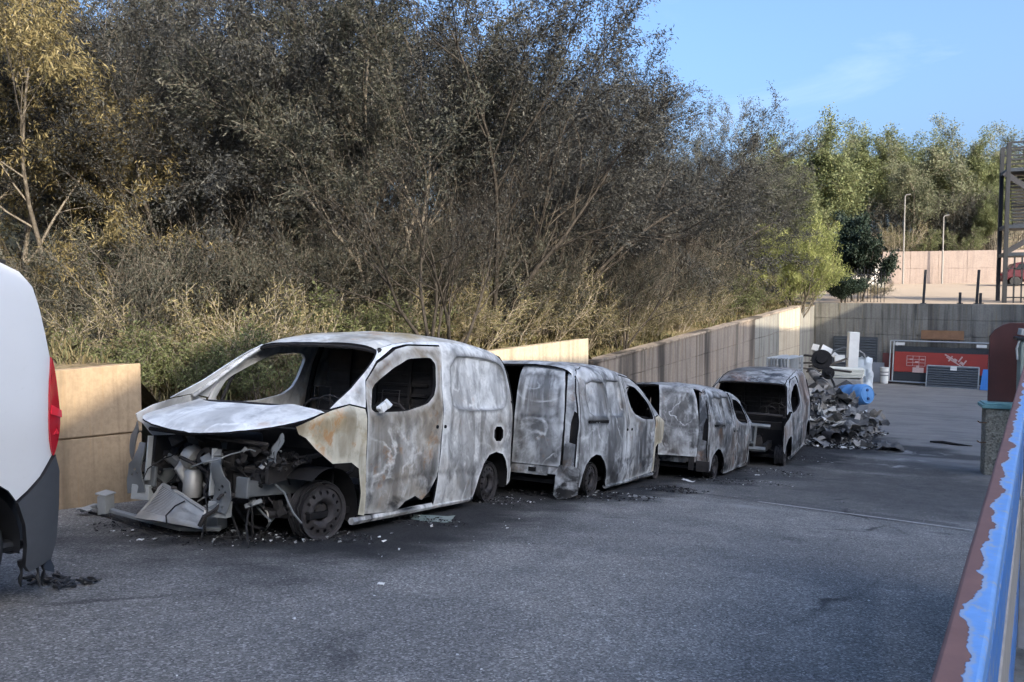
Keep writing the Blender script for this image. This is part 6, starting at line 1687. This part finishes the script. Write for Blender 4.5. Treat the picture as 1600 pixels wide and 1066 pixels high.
    for i, (w, dx, lab) in enumerate(((60, -.02, 'lowest white foam board on the wrapped crate'), (62, -.05, 'second white foam board on the wrapped crate'), (58, .02, 'third white foam board on the wrapped crate'), (64, -.06, 'topmost white foam board on the wrapped crate'))):
        q = MB(); V = []
        for a in range(7):
            for (b, z) in ((-.42, 0), (.42, 0), (.42, .075), (-.42, .075)): x = (a / 6 - .5) * w / kk; V.append((x, b, z + .03 * (x * x) * (1 if i % 2 else .3) - .03))
        q.add(V, [(a * 4 + c_, a * 4 + (c_ + 1) % 4, a * 4 + 4 + (c_ + 1) % 4, a * 4 + 4 + c_) for a in range(6) for c_ in range(4)] + [(3, 2, 1, 0), (24, 25, 26, 27)])
        o = q.build('foam_board', simple('cream_foam', (.66, .65, .56), .8, 0, .15, 3), None, True, 30, .01, True); pose(o, base + Vector((dx, 0, .64 + .085 * i)), (.0, .02 * (i - 1), -.1 + .04 * i)); tag(o, lab, 'board', 'foam boards on the crate')
    for k_, (px, py, Y, w, h, rot, lab) in enumerate(((1291, 548, 33.5, .42, .34, (1.1, .5, .2), 'white tilted board at the back left of the heap'), (1274, 543, 33.5, .25, .25, (1.2, .2, -.3), 'small white tilted board near the corner of the walls'), (1305, 556, 33.2, .22, .22, (1.0, .7, .1), 'small white carton beside the white column'), (1312, 560, 32.5, .36, .24, (1.45, 0, .1), 'white box in front of the white column'))):
        pp = atY(px, py, Y); q = MB(); q.box((0, 0, 0), (w, h, .06 if k_ < 3 else .2)); o = q.build('white_box' if k_ > 1 else 'white_slab', WHITEB, None, False, 30, .01); pose(o, pp, rot); tag(o, lab, 'box' if k_ > 1 else 'board')
    # clear plastic wrap slumped over a hoop
    p = atY(1350, 590, 33.0); o = crumple('plastic_wrap', simple('wrap_film', (.48, .53, .56), .3, 0, .3, 6), .75, 1.25, 77, .16, 10, .01, None, -.8); pose(o, (p.x, p.y, ZLOW + .62), (R(80), 0, .15)); tag(o, 'crumpled clear plastic wrap right of the white column', 'plastic')
    q = MB(); pts = [atY(px, py, 33.2) for px, py in ((1295, 562), (1302, 549), (1318, 543), (1338, 545), (1350, 553), (1355, 570), (1355, 592))]; q.tube(pts, .03, 6); tag(q.build('bent_pipe', simple('pipe_grey', (.2, .21, .22), .5)), 'grey bent pipe arching over the heap behind the white column', 'pipe')
    # dark timber and junk between heap and wall
    rn = random.Random(2)
    for i in range(9):
        px, py = rn.uniform(1262, 1310), rn.uniform(556, 580); Y = rn.uniform(29, 33); p = atY(px, py, Y); q = MB(); a = rn.uniform(-.6, .6)
        q.box((0, 0, 0), (rn.uniform(.5, 1.1), .1, .06)); o = q.build('timber', simple('old_timber', (.07, .06, .05), .9, 0, .5, 6), None, False, 30, .006); pose(o, p, (rn.uniform(-.3, .3), rn.uniform(-.5, .3), a)); tag(o, 'dark timber offcut in the junk behind the heap', 'timber', 'timber offcuts behind the heap')
    mb = MB(); V = []; n = 16
    for i in range(n + 1):
        for j in range(n + 1):
            x = xat(1262, 31) + 2.4 * i / n; y = 28.6 + 5.2 * j / n; d = math.hypot((i / n - .45) / .5, (j / n - .5) / .52)
            V.append((x, y, ZLOW - .02 + max(0, 1 - d * d) ** .7 * (.42 + .4 * nz(x, y, 2, 2))))
    mb.v = V; mb.f = [(i * 17 + j, (i + 1) * 17 + j, (i + 1) * 17 + j + 1, i * 17 + j + 1) for i in range(n) for j in range(n)]; mb.m = [0] * len(mb.f)
    tag(mb.build('junk_mound', simple('junk_dark', (.05, .048, .046), .9, 0, .7, 5, None, .8), None, True, 80), 'dark junk mound between the heap and the end wall', 'debris', kind='stuff')
wall_things()

# ------------------------------------------------------------------ up on the terrace
def terrace_things():
    DARKST = simple('dark_steel', (.016, .018, .022), .6, .3, .2, 6)
    for px, y0, y1, lab in ((1438, 422, 474, 'tall dark post on the end wall, left one'), (1521, 422, 474, 'tall dark post on the end wall, right one'), (1495, 457, 474, 'short dark post between the two tall ones'), (1527, 458, 474, 'short dark post beside the right tall one')):
        p = ew(px, -.15); s_ = p.dot(cf) / FPX; p.z = -(474 - 465) * s_
        r_ = empty('wall_post', p, None, lab, 'post'); q = MB(); h = (y1 - y0) * s_
        q.bar((0, 0, -.05), (.05 if h > 1 else 0, 0, h), .09, .09); q.build('shaft', DARKST, r_, False, 30, .01); q = MB(); q.box((0, 0, .0), (.2, .2, .03)); q.build('foot_plate', DARKST, r_, False)
    # railing gate by the shade-coloured tree
    r_ = empty('railing_gate', Vector((xat(1324, 40), 40, -.45)), None, 'dark bar gate on the terrace beside the shade-coloured tree', 'gate')
    for i in range(12):
        q = MB(); q.bar((.14 * i, 0, 0), (.14 * i, 0, 1.75 + .05 * (i % 2)), .025, .025); q.build('bar', DARKST, r_, False)
    for z in (.2, 1.5):
        q = MB(); q.bar((-.05, .015, z), (1.6, .015, z), .02, .04); q.build('cross_rail', DARKST, r_, False)
    r_ = empty('white_hut', Vector((xat(1345, 56), 56, .6)), None, 'white rendered hut half hidden behind the bar gate', 'hut'); q = MB(); q.box((0, 0, .8), (2.6, 2, 1.9)); q.build('wall', simple('white_render', (.62, .60, .56), .9, 0, .15, 3), r_, False); q = MB(); q.box((0, 0, 1.80), (2.9, 2.3, .12)); q.build('roof', simple('hut_roof', (.35, .3, .27), .9), r_, False)
    for px, top, lab in ((1410, 308, 'pale lamp pole before the grey grove'), (1471, 340, 'second shorter pale pole right of the lamp pole')):
        Y = 60.5; p = Vector((xat(px, Y), Y, .9)); h = -(top - 465) / FPX * p.dot(cf) - .9
        r_ = empty('pole', p, None, lab, 'pole'); q = MB(); q.tube([(0, 0, 0), (0, 0, h)], [.06, .035], 8); q.build('shaft', simple('pale_pole', (.2, .19, .175), .8), r_); q = MB(); q.tube([(0, 0, h), (.1, 0, h + .1), (.35, 0, h + .12)], .035, 6); q.build('arm', simple('pole_arm', (.2, .19, .18), .6), r_)
    # steel fire stair
    Y = 40.0; p = Vector((xat(1569, Y), Y, -.35)); s_ = p.dot(cf) / FPX
    r_ = empty('steel_stair', p, None, 'dark steel escape stair tower at the right edge', 'stair'); W = 2.6; D = 1.4
    def zz(py): return -(py - 465) * s_ - p.z
    lv = [zz(478), zz(398), zz(352), zz(268), zz(226)]
    for x in (0, W):
        for y in (0, D):
            q = MB(); q.bar((x, y, 0), (x, y, zz(226)), .15, .15); q.build('post', DARKST, r_, False)
    for z in (zz(398), zz(355), zz(268)):
        q = MB(); q.box((W / 2, D / 2, z), (W + .1, D + .1, .16)); q.build('landing', simple('landing_steel', (.025, .033, .045), .6, .3), r_, False, 30, .01)
    for z in (zz(226), zz(238), zz(252)):
        for y in (0, D):
            q = MB(); q.bar((0, y, z), (W, y, z), .07, .07); q.build('handrail', DARKST, r_, False)
    for i in range(15):
        t_ = i / 14; z = zz(350) + (zz(275) - zz(350)) * t_; q = MB(); q.box((W / 2 + .1, .2 + .9 * t_, z), (W - .3, .24, .07)); q.build('tread', DARKST, r_, False)
    for a, b in (((-.15, -.02, zz(272)), (W, -.02, zz(352))), ((0, -.02, zz(395)), (W * .6, -.02, zz(358))), ((W * .3, -.02, zz(470)), (W, -.02, zz(400)))):
        q = MB(); q.bar(a, b, .08, .22); q.build('stringer', simple('stringer_steel', (.03, .03, .034), .6, .3), r_, False)
    for i in range(9):
        q = MB(); q.bar((.06 + i * .28, -.02, zz(478)), (.06 + i * .28, -.02, zz(402)), .06, .06); q.build('baluster', DARKST, r_, False)
    for z in (zz(420), zz(445), zz(465)):
        q = MB(); q.bar((0, -.02, z), (W, -.02, z), .06, .06); q.build('mid_rail', DARKST, r_, False)
    # red car parked on the terrace
    Y = 56; p = Vector((xat(1563, Y), Y, .67)); RED = simple('red_car_paint', (.07, .012, .018), .4, 0, .1, 3)
    r_ = empty('red_car', p, (0, 0, 0), 'small dark red car parked on the terrace behind the steel stair', 'car')
    P = [(0, .35), (.05, .75), (.35, .92), (.7, 1.38), (1.0, 1.46), (2.2, 1.45), (2.9, .98), (3.7, .85), (3.85, .6), (3.85, .3), (3.45, .28), (3.3, .5), (3.0, .58), (2.7, .5), (2.55, .28), (1.2, .28), (1.05, .5), (.75, .58), (.45, .5), (.3, .3)]
    MX = Matrix(((1, 0, 0, 0), (0, 0, 1, 0), (0, 1, 0, 0), (0, 0, 0, 1)))
    q = MB(); q.prism(P, 1.6, MX); q.build('body', RED, r_, True, 30, .06, True)
    for wp in ([(.72, 1.0), (.95, 1.36), (1.5, 1.38), (1.5, 1.0)], [(1.6, 1.0), (1.6, 1.38), (2.15, 1.37), (2.65, 1.0)]):
        q = MB(); q.prism(wp, .01, MX @ Matrix.Translation((0, 0, -.012))); q.build('window', GLASS, r_, False, 30, 0, True)
    for x in (.75, 3.0):
        for y in (.1, 1.5):
            q = MB(); M = Matrix.Translation((x, y, .3)) @ Matrix.Rotation(R(90), 4, 'X'); q.lathe([(.01, -.1), (.28, -.1), (.3, -.06), (.3, .06), (.28, .1), (.01, .1)], 20, 0, M); q.build('wheel', RUBBER, r_)
    q = MB(); q.box((-.005, .25, .72), (.03, .3, .14)); q.build('tail_lamp', REDL, r_, False)
terrace_things()
